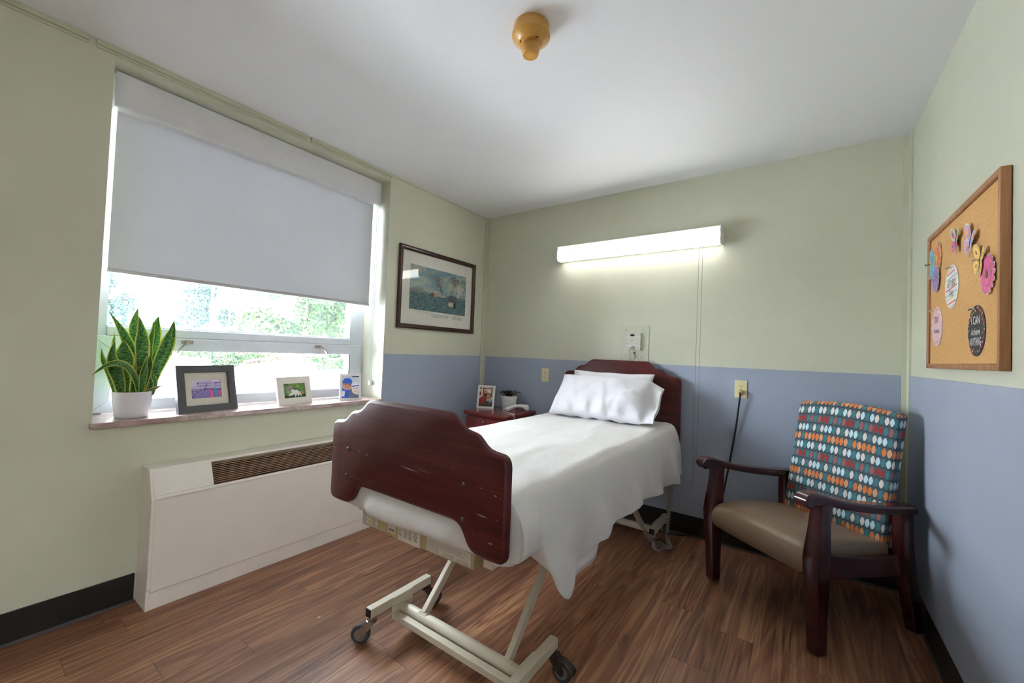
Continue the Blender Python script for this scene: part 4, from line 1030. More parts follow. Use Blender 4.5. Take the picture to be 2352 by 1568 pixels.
photo_frame('ivory landscape photo frame with a white dog on green grass', (-0.0475, -1.700, 0.8205), math.radians(12), math.radians(13), 0.232, 0.170, 0.042, 0.014, None, m_ivoryframe, d_gdn, pics_gdn)
# people in snapshots
def face(b, P, cx, cy, rx, ry, skin, dark, t, hat=None, hair=None, beard=None):
    if hair is not None: b.m = hair; b.disc(cx, cy + ry * 0.1, rx * 1.3, ry * 1.15, t, P)
    b.m = skin; b.disc(cx, cy, rx, ry, t + 0.0001, P)
    if beard is not None: b.m = beard; b.flat([(cx + rx * x, cy + ry * y) for x, y in ((-0.95, -0.1), (-0.5, -0.25), (0, -0.3), (0.5, -0.25), (0.95, -0.1), (0.8, -0.8), (0.3, -1.2), (-0.3, -1.2), (-0.8, -0.8))], t + 0.0002, P)
    b.m = dark
    for s in (-1, 1): b.disc(cx + s * rx * 0.4, cy + ry * 0.12, rx * 0.13, ry * 0.06, t + 0.0003, P, 8); b.rect(cx + s * rx * 0.4 - rx * 0.2, cx + s * rx * 0.4 + rx * 0.2, cy + ry * 0.26, cy + ry * 0.31, t + 0.0003, P)
    b.flat([(cx - rx * 0.4, cy - ry * 0.38), (cx, cy - ry * 0.55), (cx + rx * 0.4, cy - ry * 0.38), (cx, cy - ry * 0.45)], t + 0.0003, P)
    b.flat([(cx - rx * 0.1, cy - ry * 0.15), (cx + rx * 0.12, cy - ry * 0.15), (cx, cy - ry * 0.08)], t + 0.0003, P)
    if hat is not None: b.m = hat; b.flat([(cx + rx * x, cy + ry * y) for x, y in ((-1.12, 0.40), (1.12, 0.34), (1.1, 0.9), (0.8, 1.3), (0.1, 1.5), (-0.7, 1.35), (-1.1, 0.9))], t + 0.0004, P)
pics_snow = [noisy('photo_snow_sky', [(0.3, (206, 218, 234)), (0.7, (232, 236, 244))], 20), plain('photo_skin', (206, 150, 130), 0.3, 0.12, 60), plain('photo_dark_line', (70, 44, 48), 0.3), plain('photo_blue_hat', (40, 96, 200), 0.3, 0.15, 80), plain('photo_pale_face', (246, 232, 222), 0.3, 0.04, 60), plain('photo_royal_jacket', (52, 92, 196), 0.3, 0.2, 60), plain('photo_slate_jacket', (112, 120, 140), 0.3, 0.15, 60), plain('photo_white_hat', (238, 240, 246), 0.3, 0.03)]
def d_snow(b, P, w, h):
    b.m = 2; b.rect(0.1 * w, 0.5 * w, 0.45 * h, 0.5 * h, 0.0003, P)
    b.m = 5; b.flat([(-0.5 * w, -0.5 * h), (-0.5 * w, -0.02 * h), (-0.36 * w, -0.1 * h), (0.0, -0.12 * h), (0.1 * w, -0.5 * h)], 0.0003, P)
    b.m = 7; b.flat([(-0.5 * w, -0.42 * h), (-0.46 * w, -0.16 * h), (-0.30 * w, -0.2 * h), (-0.34 * w, -0.42 * h)], 0.0004, P)
    b.m = 6; b.flat([(-0.12 * w, -0.5 * h), (-0.02 * w, -0.1 * h), (0.08 * w, -0.05 * h), (0.2 * w, -0.26 * h), (0.38 * w, -0.36 * h), (0.5 * w, -0.36 * h), (0.5 * w, -0.5 * h)], 0.0005, P)
    face(b, P, -0.18 * w, 0.08 * h, 0.25 * w, 0.22 * h, 1, 2, 0.0006, hat=3)
    face(b, P, 0.29 * w, -0.10 * h, 0.21 * w, 0.22 * h, 4, 2, 0.0012, hat=7)
    b.m = 3; b.flat([(0.07 * w, 0.0), (0.5 * w, 0.05 * h), (0.5 * w, 0.09 * h), (0.07 * w, 0.05 * h)], 0.0017, P)
photo_frame('small upright white photo frame with two people in winter hats, on the sill', (-0.044, -1.340, 0.8205), math.radians(-26.5), math.radians(11), 0.138, 0.178, 0.014, 0.013, None, m_wframe, d_snow, pics_snow)
pics_pub = [noisy('photo_bright_room', [(0.3, (206, 190, 160)), (0.6, (232, 226, 214)), (0.8, (248, 246, 240))], 30), plain('photo_skin_warm', (196, 138, 112), 0.3, 0.12, 60), plain('photo_dark_hair', (62, 46, 42), 0.3, 0.2, 60), plain('photo_red_shirt', (150, 44, 42), 0.3, 0.2, 60), plain('photo_olive_coat', (82, 76, 62), 0.3, 0.2, 60), plain('photo_blue_scarf', (130, 162, 196), 0.3, 0.1, 60), plain('photo_brown_wood', (126, 78, 48), 0.3, 0.2, 60), plain('photo_black_beard', (40, 34, 34), 0.3, 0.1, 60)]
def d_pub(b, P, w, h):
    b.m = 6; b.rect(-0.26 * w, -0.18 * w, -0.1 * h, 0.5 * h, 0.0003, P); b.rect(0.34 * w, 0.42 * w, 0.0, 0.5 * h, 0.0003, P); b.rect(-0.2 * w, 0.4 * w, 0.40 * h, 0.44 * h, 0.0003, P)
    b.m = 7; b.rect(-0.5 * w, -0.36 * w, 0.4 * h, 0.46 * h, 0.0003, P)
    b.m = 3; b.flat([(-0.5 * w, -0.5 * h), (-0.5 * w, -0.1 * h), (-0.25 * w, 0.05 * h), (0.05 * w, 0.0), (0.1 * w, -0.5 * h)], 0.0004, P); b.rect(-0.5 * w, -0.38 * w, 0.05 * h, 0.25 * h, 0.0004, P)
    b.m = 4; b.flat([(-0.48 * w, -0.5 * h), (-0.2 * w, -0.28 * h), (0.1 * w, -0.2 * h), (0.4 * w, -0.16 * h), (0.5 * w, -0.3 * h), (0.5 * w, -0.5 * h)], 0.0006, P)
    b.m = 5; b.flat([(0.18 * w, -0.34 * h), (0.3 * w, -0.16 * h), (0.5 * w, -0.08 * h), (0.5 * w, -0.2 * h)], 0.0008, P)
    face(b, P, -0.06 * w, 0.2 * h, 0.14 * w, 0.15 * h, 1, 2, 0.0009, beard=7)
    face(b, P, 0.18 * w, 0.02 * h, 0.15 * w, 0.15 * h, 1, 2, 0.0015, hair=2)
photo_frame('white photo frame with a bearded man and a woman, on the nightstand', (0.258, -0.258, 0.7015), math.radians(-67.5), math.radians(11), 0.152, 0.196, 0.015, 0.013, None, m_wframe, d_pub, pics_pub)

# ------------------------------------------------------------------ riverboat print on the left wall
pr = empty('framed_print', (0.0, -0.597, 1.650), label='framed riverboat print in a walnut frame on the wall beside the window', cat='framed picture')
O = pr.location
MP = frame_mat((0.024, -0.597, 1.338), (0, 1, 0), (0, 0, 1))
pw_, ph_ = 0.858, 0.625
b = MB(); ring_frame(b, pw_, ph_, 0.034, 0.024, MP, [(0.0, -0.023), (0.0, -0.004), (0.003, 0.0), (0.008, 0.001), (0.012, -0.003), (0.020, -0.004), (0.024, -0.002), (0.029, -0.005), (0.034, -0.010), (0.034, -0.016)])
b.build('frame', m_framewood, pr, O, smooth=0)
def sky_paint():
    t = NT('painted_cloudy_sky'); o = t.obj(); s = t.sep(o)
    n = t.noise(t.vmul(o, (1, 7, 10)), 1.0, 6, 0.62, 0.4)
    c = t.ramp(n, [(0.32, lin((128, 160, 174))), (0.50, lin((158, 184, 190))), (0.60, lin((196, 200, 184))), (0.70, lin((212, 204, 172))), (0.82, lin((184, 178, 168)))])
    t.P(color=c, rough=0.7, spec=0.2); return t.m
def sea_paint():
    t = NT('painted_choppy_water'); o = t.obj()
    n = t.noise(t.vmul(o, (1, 34, 90)), 1.0, 6, 0.7, 0.8)
    c = t.ramp(n, [(0.32, lin((62, 88, 96))), (0.5, lin((104, 136, 142))), (0.62, lin((146, 170, 168))), (0.76, lin((206, 214, 206)))])
    t.P(color=c, rough=0.7, spec=0.2); return t.m
pics_boat = [m_paper, sky_paint(), sea_paint(), plain('painted_boat_white', (214, 206, 190), 0.7, 0.1, 80), plain('painted_boat_grey', (112, 118, 128), 0.7, 0.15, 80), plain('painted_hull_dark', (70, 60, 62), 0.7, 0.2, 80), noisy('painted_smoke', [(0.3, (120, 114, 106)), (0.7, (164, 160, 150))], 40, 0.7), plain('painted_far_bank', (148, 150, 146), 0.7, 0.1, 40), plain('painted_red_wheel', (150, 82, 66), 0.7, 0.1, 80), m_paperink, noisy('painted_steam', [(0.3, (206, 206, 202)), (0.7, (228, 226, 216))], 40, 0.7), noisy('painted_gold_cloud', [(0.3, (196, 190, 158)), (0.7, (214, 206, 170))], 30, 0.7)]
b = MB(); PP = MP @ Matrix.Translation((0, 0, -0.018))
b.rect(-0.396, 0.396, 0.034, 0.591, 0.0, PP)
ix0, ix1, iy0, iy1 = -0.316, 0.318, 0.150, 0.496
iw, ih = ix1 - ix0, iy1 - iy0
U = lambda u: ix0 + iw * u
V = lambda v: iy0 + ih * v
b.m = 1; b.rect(ix0, ix1, V(0.36), iy1, 0.0004, PP)
b.m = 2; b.rect(ix0, ix1, iy0, V(0.40), 0.0005, PP)
b.m = 7; b.flat([(U(0), V(0.40)), (U(0), V(0.45)), (U(0.18), V(0.44)), (U(0.3), V(0.43)), (U(0.36), V(0.40))], 0.0007, PP); b.flat([(U(0.84), V(0.38)), (U(0.88), V(0.45)), (U(1), V(0.42)), (U(1), V(0.38))], 0.0007, PP)
for i in range(5): b.rect(U(0.02 + 0.035 * i), U(0.045 + 0.035 * i), V(0.44), V(0.47 + 0.025 * ((i * 7) % 3)), 0.0007, PP)
random.seed(12)
def puff(cx, cy, r, k, m, dx, dy, t):
    for i in range(k * 4):
        f = i / (k * 4); b.m = m; q = r * random.uniform(0.10, 0.26) * (0.5 + f); n = 11; x, y = cx + dx * f + random.gauss(0, r * 0.55) * (0.15 + f), cy + dy * f + random.gauss(0, r * 0.7) * (0.15 + f)
        if V(y) + ih * q < iy1 and V(y) - ih * q > iy0 and U(x) + iw * q < ix1:
            b.flat([(U(x) + iw * q * random.uniform(0.5, 1.2) * math.cos(2 * PI * j / n), V(y) + ih * q * random.uniform(0.5, 1.2) * math.sin(2 * PI * j / n)) for j in range(n)], t + 0.000004 * i, PP)
puff(0.60, 0.80, 0.09, 9, 11, 0.03, 0.06, 0.0008); puff(0.34, 0.9, 0.05, 4, 11, 0.02, 0.05, 0.0008)
puff(0.52, 0.54, 0.075, 16, 6, -0.08, 0.26, 0.0010); puff(0.76, 0.66, 0.085, 18, 6, 0.03, 0.22, 0.0010); puff(0.92, 0.84, 0.06, 8, 6, 0.03, 0.03, 0.0010)
puff(0.80, 0.56, 0.08, 14, 10, 0.12, 0.04, 0.0012)
# boat 1 (side-on paddle steamer)
b.m = 3; b.flat([(U(0.36), V(0.40)), (U(0.38), V(0.35)), (U(0.58), V(0.36)), (U(0.605), V(0.41)), (U(0.56), V(0.43)), (U(0.40), V(0.45))], 0.0014, PP)
b.flat([(U(0.39), V(0.45)), (U(0.40), V(0.50)), (U(0.53), V(0.47)), (U(0.56), V(0.43))], 0.0014, PP)
b.m = 4
for k in range(3): b.flat([(U(0.385), V(0.375 + 0.035 * k)), (U(0.385), V(0.387 + 0.035 * k)), (U(0.575 - 0.01 * k), V(0.392 + 0.025 * k)), (U(0.575 - 0.01 * k), V(0.382 + 0.025 * k))], 0.0016, PP)
b.m = 8; b.disc(U(0.37), V(0.39), iw * 0.028, ih * 0.055, 0.0016, PP)
b.m = 5; b.rect(U(0.518), U(0.532), V(0.46), V(0.56), 0.0016, PP); b.flat([(U(0.37), V(0.345)), (U(0.585), V(0.352)), (U(0.58), V(0.366)), (U(0.375), V(0.358))], 0.0017, PP)
# boat 2 (bow-on)
b.m = 4; b.flat([(U(0.66), V(0.26)), (U(0.66), V(0.42)), (U(0.70), V(0.46)), (U(0.79), V(0.45)), (U(0.83), V(0.41)), (U(0.82), V(0.24)), (U(0.79), V(0.2))], 0.0018, PP)
b.m = 3; b.flat([(U(0.66), V(0.21)), (U(0.67), V(0.29)), (U(0.76), V(0.28)), (U(0.76), V(0.18))], 0.0020, PP); b.m = 10; b.flat([(U(0.65), V(0.22)), (U(0.68), V(0.26)), (U(0.75), V(0.2)), (U(0.70), V(0.18))], 0.0021, PP)
b.m = 5
for x in (0.735, 0.80): b.rect(U(x), U(x + 0.009), V(0.42), V(0.60), 0.0022, PP)
b.rect(U(0.70), U(0.702), V(0.4), V(0.58), 0.0022, PP); b.flat([(U(0.77), V(0.14)), (U(0.76), V(0.28)), (U(0.80), V(0.28)), (U(0.81), V(0.15))], 0.0022, PP)
for k in range(3): b.rect(U(0.665), U(0.82), V(0.31 + 0.04 * k), V(0.318 + 0.04 * k), 0.0022, PP)
b.m = 9
text_mb(b, 'The Great Steamboat Race', 0.023, PP, 0.01, 0.126, 0.0006, sx=0.8, shear=0.25); b.rect(-0.075, 0.1, 0.108, 0.1105, 0.0006, PP)
p = [(-0.26 + 0.17 * i / 24, 0.137 + 0.006 * math.sin(i * 1.7) * (1 - i / 40), 0) for i in range(25)]
for a, c in zip(p[:-1], p[1:]): b.flat([(a[0], a[1]), (c[0], c[1]), (c[0], c[1] + 0.0016), (a[0], a[1] + 0.0016)], 0.0006, PP)
# small pencil remarque of a boat at lower right
for (x0, y0, x1, y1) in ((0.15, 0.127, 0.165, 0.112), (0.165, 0.112, 0.275, 0.108), (0.275, 0.108, 0.285, 0.118), (0.175, 0.114, 0.178, 0.135), (0.178, 0.135, 0.262, 0.131), (0.262, 0.131, 0.272, 0.112), (0.172, 0.124, 0.268, 0.121), (0.2, 0.136, 0.2, 0.155), (0.214, 0.136, 0.214, 0.153), (0.165, 0.118, 0.275, 0.114), (0.235, 0.133, 0.25, 0.146)):
    d = Vector((x1 - x0, y1 - y0)); n = Vector((-d.y, d.x)).normalized() * 0.0009
    b.flat([(x0 - n.x, y0 - n.y), (x1 - n.x, y1 - n.y), (x1 + n.x, y1 + n.y), (x0 + n.x, y0 + n.y)], 0.0006, PP)
b.build('art_print', pics_boat, pr, O, smooth=0)
b = MB(); b.rect(-0.396, 0.396, 0.033, 0.592, -0.0145, MP); b.build('glass', m_pglass, pr, O, smooth=0)

# ------------------------------------------------------------------ wall light above the bed
wl = empty('wall_light', (1.41, 0, 2.0), label='long white fluorescent wall light glowing above the bed', cat='wall light'); O = wl.location
lx0, lx1 = 0.822, 2.018
b = MB(); b.box(lx0 + 0.015, lx1 - 0.015, -0.046, 0.0, 1.945, 2.058); b.build('housing', m_white_plastic, wl, O, smooth=0, bevel=0.002)
SX = Matrix(((0, 0, 1, 0), (1, 0, 0, 0), (0, 1, 0, 0), (0, 0, 0, 1)))
ecap = [(-0.006, 1.945), (-0.046, 1.934), (-0.098, 1.932), (-0.115, 1.952), (-0.115, 2.045), (-0.108, 2.052), (-0.046, 2.056), (-0.006, 2.056)]
for x0, x1 in ((lx0, lx0 + 0.007), (lx1 - 0.007, lx1)):
    b = MB(); b.prism(ecap, x0, x1, SX); b.build('end_cap', m_white_plastic, wl, O, smooth=0, bevel=0.0015)
def emis(name, c, strength, var=0.12, scale=60.0):
    t = NT(name); o = t.obj()
    f = t.noise(o, scale, 2)
    t.P(color=(0.8, 0.8, 0.8, 1), rough=0.4, emis=c); t.set(t.b, 'Emission Strength', t.math('MULTIPLY_ADD', f, strength * var, strength * (1 - var / 2)))
    return t.m
LAMP = 8.0
m_lens = emis('lit_prismatic_lens', (1.0, 0.985, 0.96, 1), LAMP)
m_lens2 = emis('lit_lower_lens', (1.0, 0.985, 0.96, 1), LAMP * 0.5)
def lens_top():
    t = NT('prismatic_lens_edge'); o = t.obj()
    ck = t.add('ShaderNodeTexChecker'); t.set(ck, 'Vector', o); ck.inputs['Scale'].default_value = 260.0
    t.P(color=t.mix(ck.outputs['Fac'], lin((196, 198, 202)), lin((226, 228, 230))), rough=0.25, emis=(1, 0.99, 0.97, 1), estr=0.35)
    return t.m
b = MB(); b.prism([(-0.0435, 1.9387), (-0.096, 1.9387), (-0.0965, 2.016), (-0.0435, 2.016)], lx0 + 0.0075, lx1 - 0.0075, SX); b.build('lower_lens', m_lens2, wl, O, smooth=20)
b = MB(); b.prism([(-0.0966, 1.9385), (-0.100, 1.9375), (-0.112, 1.954), (-0.112, 2.012), (-0.106, 2.016), (-0.0966, 2.016)], lx0 + 0.007, lx1 - 0.007, SX); b.build('diffuser', m_lens, wl, O, smooth=20)
b = MB(); b.prism([(-0.044, 2.016), (-0.1125, 2.012), (-0.1125, 2.043), (-0.106, 2.050), (-0.044, 2.054)], lx0 + 0.007, lx1 - 0.007, SX); b.build('lens_top', lens_top(), wl, O, smooth=20)
for x in (1.832, 1.888, 1.908):
    b = MB(); b.lathe([(0.0001, -0.009), (0.006, -0.009), (0.007, -0.003), (0.009, 0.0), (0.009, 0.004)], (x, -0.088, 1.931), 14); b.build('pull_switch', m_white_plastic, wl, O, smooth=50)
for x, z1, pend in ((1.884, 0.385, 'loop'), (1.907, 0.535, 'bell')):
    b = MB(); z = 1.92; xs = x
    while z > z1:
        xx = x - 0.006 * (1.92 - z) / 1.4
        b.sphere((xx, -0.088, z), 0.0023, 6, 4); z -= 0.0062
    xx = x - 0.006
    b.tube([(x, -0.088, 1.925), (xx, -0.088, z1)], 0.0006, 5)
    if pend == 'bell':
        for zz in (z1, z1 - 0.045): b.lathe([(0.0001, 0.012), (0.003, 0.010), (0.0055, 0.0), (0.0001, -0.002)], (xx, -0.088, zz), 12)
        b.tube([(xx, -0.088, z1), (xx, -0.088, z1 - 0.045)], 0.0008, 5)
    else:
        b.tube([(xx + 0.008 * math.sin(2 * PI * k / 16) * (0.6 + 0.4 * (1 - math.cos(2 * PI * k / 16)) / 2), -0.088, z1 - 0.018 + 0.018 * math.cos(2 * PI * k / 16)) for k in range(16)], 0.0009, 5, closed=True)
        b.sphere((xx, -0.088, z1), 0.004, 8, 6)
    b.build('pull_chain', m_chain, wl, O, smooth=60)
b = MB(); b.cyl((lx1, -0.07, 2.0), (lx1 + 0.004, -0.07, 2.0), 0.005, 10); b.build('thumb_screw', m_white_plastic, wl, O, smooth=40)

# ------------------------------------------------------------------ nurse call unit
cu = empty('call_station', (1.44, 0, 1.29), label='ivory nurse call station strapped to a painted steel plate above the headboard', cat='call station'); O = cu.location
b = MB(); b.box(1.333, 1.547, -0.004, 0, 1.13, 1.413); b.build('wall_plate', m_plate, cu, O, smooth=0, bevel=0.002)
for x, z, rs in ((1.378, 1.384, 0.003), (1.498, 1.386, 0.003), (1.376, 1.19, 0.003), (1.496, 1.188, 0.003), (1.441, 1.214, 0.006)):
    b = MB(); b.cyl((x, -0.004, z), (x, -0.004 - rs * 0.7, z), rs, 12); b.build('screw', m_darksteel, cu, O, smooth=40)
b = MB(); b.box(1.389, 1.492, -0.026, -0.004, 1.232, 1.360); b.box(1.389, 1.492, -0.029, -0.026, 1.262, 1.326); u = b.build('call_unit', m_call, cu, O, smooth=0, bevel=0.002)
b = MB(); M2 = frame_mat((0, -0.0265, 0), (1, 0, 0), (0, 0, 1)); pts = [(1.432 + 0.009 * math.cos(a) + (0.007 if math.cos(a) > 0 else -0.007), 1.344 + 0.008 * math.sin(a)) for a in [2 * PI * k / 20 for k in range(20)]]; b.prism(pts, 0, 0.002, M2); b.build('button', m_navy, u, O, smooth=0)
b = MB(); b.flat([(1.424, 1.300), (1.428, 1.300), (1.432, 1.304), (1.436, 1.304), (1.437, 1.307), (1.430, 1.307), (1.427, 1.303), (1.424, 1.303)], 0.0028, M2); b.build('logo_mark', m_redp, u, O, smooth=0)
for z in (1.328, 1.262):
    b = MB(); p = [(1.386, -0.010, z - 0.002), (1.388, -0.028, z), (1.41, -0.0315, z + 0.003), (1.44, -0.032, z + 0.004), (1.47, -0.0315, z + 0.003), (1.493, -0.028, z), (1.495, -0.010, z)]
    for a, c in zip(p[:-1], p[1:]): b.beam(a, c, 0.0015, 0.006)
    b.build('strap', m_white_plastic, cu, O, smooth=0)
b = MB(); b.tube([(1.432, -0.030, 1.258), (1.428, -0.040, 1.254), (1.419, -0.044, 1.243), (1.417, -0.043, 1.235)], [0.006, 0.0065, 0.0055, 0.0035], 10); b.build('jack_plug', m_cordwhite, cu, O, smooth=50)
b = MB(); b.tube(spline([(1.417, -0.043, 1.236), (1.416, -0.036, 1.215), (1.414, -0.03, 1.19), (1.411, -0.028, 1.16), (1.41, -0.026, 1.10)]), 0.0026, 8)
b.tube(spline([(1.385, -0.03, 1.10), (1.388, -0.03, 1.155), (1.400, -0.032, 1.172), (1.418, -0.034, 1.181), (1.436, -0.032, 1.174), (1.448, -0.03, 1.158), (1.452, -0.03, 1.10)]), 0.0026, 8)
b.tube([(1.413, -0.032, 1.200), (1.419, -0.034, 1.198), (1.424, -0.034, 1.186)], [0.008, 0.010, 0.006], 8)
b.build('call_cord', m_cordwhite, cu, O, smooth=60)

# ------------------------------------------------------------------ outlets and plug
def outlet(cx, label):
    root = empty('power_outlet', (cx, -0.005, 1.005), label=label, cat='outlet')
    b = MB(); b.box(-0.035, 0.035, -0.006, 0, -0.056, 0.056); b.build('cover_plate', m_outlet, root, None, smooth=0, bevel=0.003, seg=3)
    for dz in (0.020, -0.020):
        b = MB(); M = frame_mat((0, -0.0062, dz), (1, 0, 0), (0, 0, 1))
        pts = [(clip(0.0175 * math.cos(a), -0.0165, 0.0165), clip(0.0175 * math.sin(a), -0.0135, 0.0135)) for a in [2 * PI * k / 24 for k in range(24)]]
        b.prism(pts, 0.0, 0.0022, M); b.m = 1
        b.rect(-0.0075, -0.0050, -0.002, 0.0075, 0.0026, M); b.rect(0.0050, 0.0075, -0.001, 0.0065, 0.0026, M); b.disc(0, -0.007, 0.0028, 0.0028, 0.0026, M, 10)
        b.build('receptacle', [m_outlet, m_outdark], root, None, smooth=0)
    b = MB(); M = frame_mat((0, -0.0062, 0), (1, 0, 0), (0, 0, 1)); b.disc(0, 0, 0.003, 0.003, 0.0006, M, 10); b.build('screw', m_outdark, root, None, smooth=0)
    return root
outlet(0.693, 'ivory wall outlet with nothing plugged in, above the nightstand')
outlet(2.137, 'ivory wall outlet with a plug in it, left of the armchair back')
pc = empty('appliance_cable', (2.137, -0.03, 0.985), label='black power cord hanging from the wall outlet down behind the armchair', cat='power cord'); O = pc.location
b = MB(); b.lathe([(0.0001, 0.0), (0.017, 0.001), (0.018, 0.006), (0.016, 0.012), (0.012, 0.016), (0.010, 0.026), (0.0001, 0.027)], n=18, M=Matrix.Translation((2.137, -0.0138, 0.985)) @ Matrix.Rotation(PI / 2, 4, 'X')); b.build('plug', m_clear, pc, O, smooth=50)
b = MB(); b.tube(spline([(2.137, -0.039, 0.984), (2.138, -0.048, 0.972), (2.136, -0.046, 0.945), (2.130, -0.036, 0.892), (2.121, -0.030, 0.80), (2.110, -0.028, 0.711), (2.092, -0.028, 0.58), (2.073, -0.028, 0.456), (2.044, -0.028, 0.284), (2.02, -0.03, 0.205), (1.985, -0.028, 0.135), (1.93, -0.026, 0.075), (1.88, -0.028, 0.03), (1.83, -0.035, 0.0075), (1.77, -0.06, 0.0055), (1.70, -0.075, 0.0055), (1.60, -0.06, 0.0055)], 6), 0.0052, 8); b.build('cable', m_cordblack, pc, O, smooth=60)

# coiled bed control cord on the floor by the head caster
cc = empty('coiled_cord', (1.69, -0.33, 0.0), label='grey coiled control cord hanging to the floor by the head end caster', cat='cord'); O = cc.location
b = MB()
b.tube(helix(spline([(1.585, -0.37, 0.30), (1.600, -0.378, 0.23), (1.630, -0.38, 0.16), (1.672, -0.375, 0.095), (1.70, -0.34, 0.045), (1.745, -0.305, 0.015), (1.79, -0.315, 0.0145), (1.805, -0.29, 0.016)], 5), 0.0105, 0.0115, 12), 0.0031, 6)
b.tube(helix(spline([(1.805, -0.29, 0.016), (1.775, -0.235, 0.018), (1.757, -0.205, 0.05), (1.757, -0.185, 0.114), (1.757, -0.17, 0.17), (1.757, -0.13, 0.26), (1.752, -0.08, 0.33)], 5), 0.0105, 0.0135, 12), 0.0031, 6)
b.build('coil', m_coil, cc, O, smooth=60)

# ------------------------------------------------------------------ nightstand things: violet, handset
vp = empty('potted_violet', (0.412, -0.125, 0.7005), label='small dark leaved houseplant in a ribbed white pot on the nightstand', cat='potted plant')
b = MB(); prof = [(0.0001, 0.002), (0.052, 0.0), (0.0545, 0.003)]
for k in range(40):
    f = k / 39; z = 0.004 + 0.108 * f; r = 0.0548 + 0.0165 * f
    if 0.12 < f < 0.62: r += 0.0013 * math.sin(f * 2 * PI * 12)
    prof.append((r, z))
prof += [(0.0722, 0.1135), (0.0715, 0.115), (0.069, 0.1145), (0.0675, 0.105), (0.0001, 0.103)]
b.lathe(prof, n=40); b.build('pot', m_pot2, vp, None, smooth=40)
b = MB(); b.disc(0, 0, 0.066, 0.066, 0.104, Matrix.Identity(4), 24); b.build('soil', m_soil, vp, None, smooth=0)
def broad_leaf(az, reach, rise, wl, droop):
    b = MB(); rows = []
    for i in range(9):
        f = i / 8; rr = 0.015 + reach * f; zz = 0.104 + rise * math.sin(f * PI * 0.62) - droop * f ** 3
        wd = wl * (math.sin(PI * min(1, 0.06 + f * 0.94)) ** 0.6) * (0.28 if f < 0.2 else 1)
        row = []
        for j in range(5):
            u = (j - 2) / 2; row.append((rr * math.cos(az) - u * wd * math.sin(az), rr * math.sin(az) + u * wd * math.cos(az), zz + 0.006 * u * u - 0.002 * abs(u)))
        rows.append(row)
    b.m = 0; b.grid(rows); b.m = 1; b.grid([[(x, y, z - 0.0018) for x, y, z in r] for r in rows], flip=True)
    b.build('leaf', [m_vio, m_vio2], vp, None, smooth=70)
random.seed(4)
for k in range(9): broad_leaf(k * 2 * PI / 9 + random.uniform(-0.2, 0.2), random.uniform(0.066, 0.092), random.uniform(0.034, 0.05), random.uniform(0.020, 0.026), random.uniform(0.012, 0.03))
for k in range(5): broad_leaf(k * 2 * PI / 5 + 0.3, random.uniform(0.04, 0.055), random.uniform(0.045, 0.058), 0.019, 0.004)

hs = empty('telephone_handset', (0.522, -0.168, 0.7005), math.radians(57), label='white telephone handset lying on the nightstand', cat='telephone')
# local x along the handset
b = MB(); rows = []
for x, w, z0, z1 in ((-0.098, 0.012, 0.010, 0.018), (-0.095, 0.020, 0.003, 0.027), (-0.080, 0.023, 0.0, 0.033), (-0.055, 0.022, 0.012, 0.041), (-0.035, 0.020, 0.025, 0.049), (-0.005, 0.0195, 0.031, 0.052), (0.03, 0.0195, 0.030, 0.052), (0.055, 0.021, 0.024, 0.052), (0.07, 0.023, 0.008, 0.053), (0.09, 0.024, 0.001, 0.051), (0.102, 0.022, 0.002, 0.045), (0.106, 0.014, 0.01, 0.036)):
    r = min(w, (z1 - z0) / 2) * 0.45; ring = []
    for (sx, sy) in ((1, 1), (-1, 1), (-1, -1), (1, -1)):
        cx, cz = sx * (w - r), (z0 + z1) / 2 + sy * ((z1 - z0) / 2 - r)
        a0 = math.atan2(sy, sx) - PI / 4
        for k in range(3): ring.append((x, cx + r * math.cos(a0 + k * PI / 4), cz + r * math.sin(a0 + k * PI / 4)))
    rows.append(ring + [ring[0]])
b.grid(rows); b.flat([(y, z) for _, y, z in rows[0][:-1]], rows[0][0][0], Matrix(((0, 0, 1, 0), (1, 0, 0, 0), (0, 1, 0, 0), (0, 0, 0, 1)))); b.flat([(y, z) for _, y, z in rows[-1][:-1]], rows[-1][0][0], Matrix(((0, 0, 1, 0), (1, 0, 0, 0), (0, 1, 0, 0), (0, 0, 0, 1))))
b.build('handset_body', m_white_plastic, hs, None, smooth=55, weld=True)
b = MB()
for dx in (-0.086, -0.078, -0.070):
    for dy in (-0.008, 0.0, 0.008): b.disc(dx, dy, 0.0022, 0.0022, 0.0, Matrix.Translation((0, 0, 0.0345 + (dx + 0.08) * 0.35)), 8)
b.build('key', m_chain, hs, None, smooth=0)
b = MB(); b.box(0.062, 0.092, -0.012, 0.012, 0.0525, 0.0545); b.build('grip_pad', m_chain, hs, None, smooth=0, bevel=0.001)
b = MB(); path = spline([(-0.098, 0.0, 0.014), (-0.116, -0.008, 0.014), (-0.126, -0.05, 0.005), (-0.119, -0.13, 0.004), (-0.110, -0.19, 0.0045), (-0.108, -0.212, -0.006), (-0.108, -0.216, -0.06), (-0.108, -0.216, -0.14), (-0.108, -0.216, -0.26)], 8)
b.tube([p + Vector((0.006 * math.sin(i * 0.9), 0, 0)) if i > 20 else p for i, p in enumerate(path)], 0.0024, 6); b.build('cord', m_white_plastic, hs, None, smooth=60)

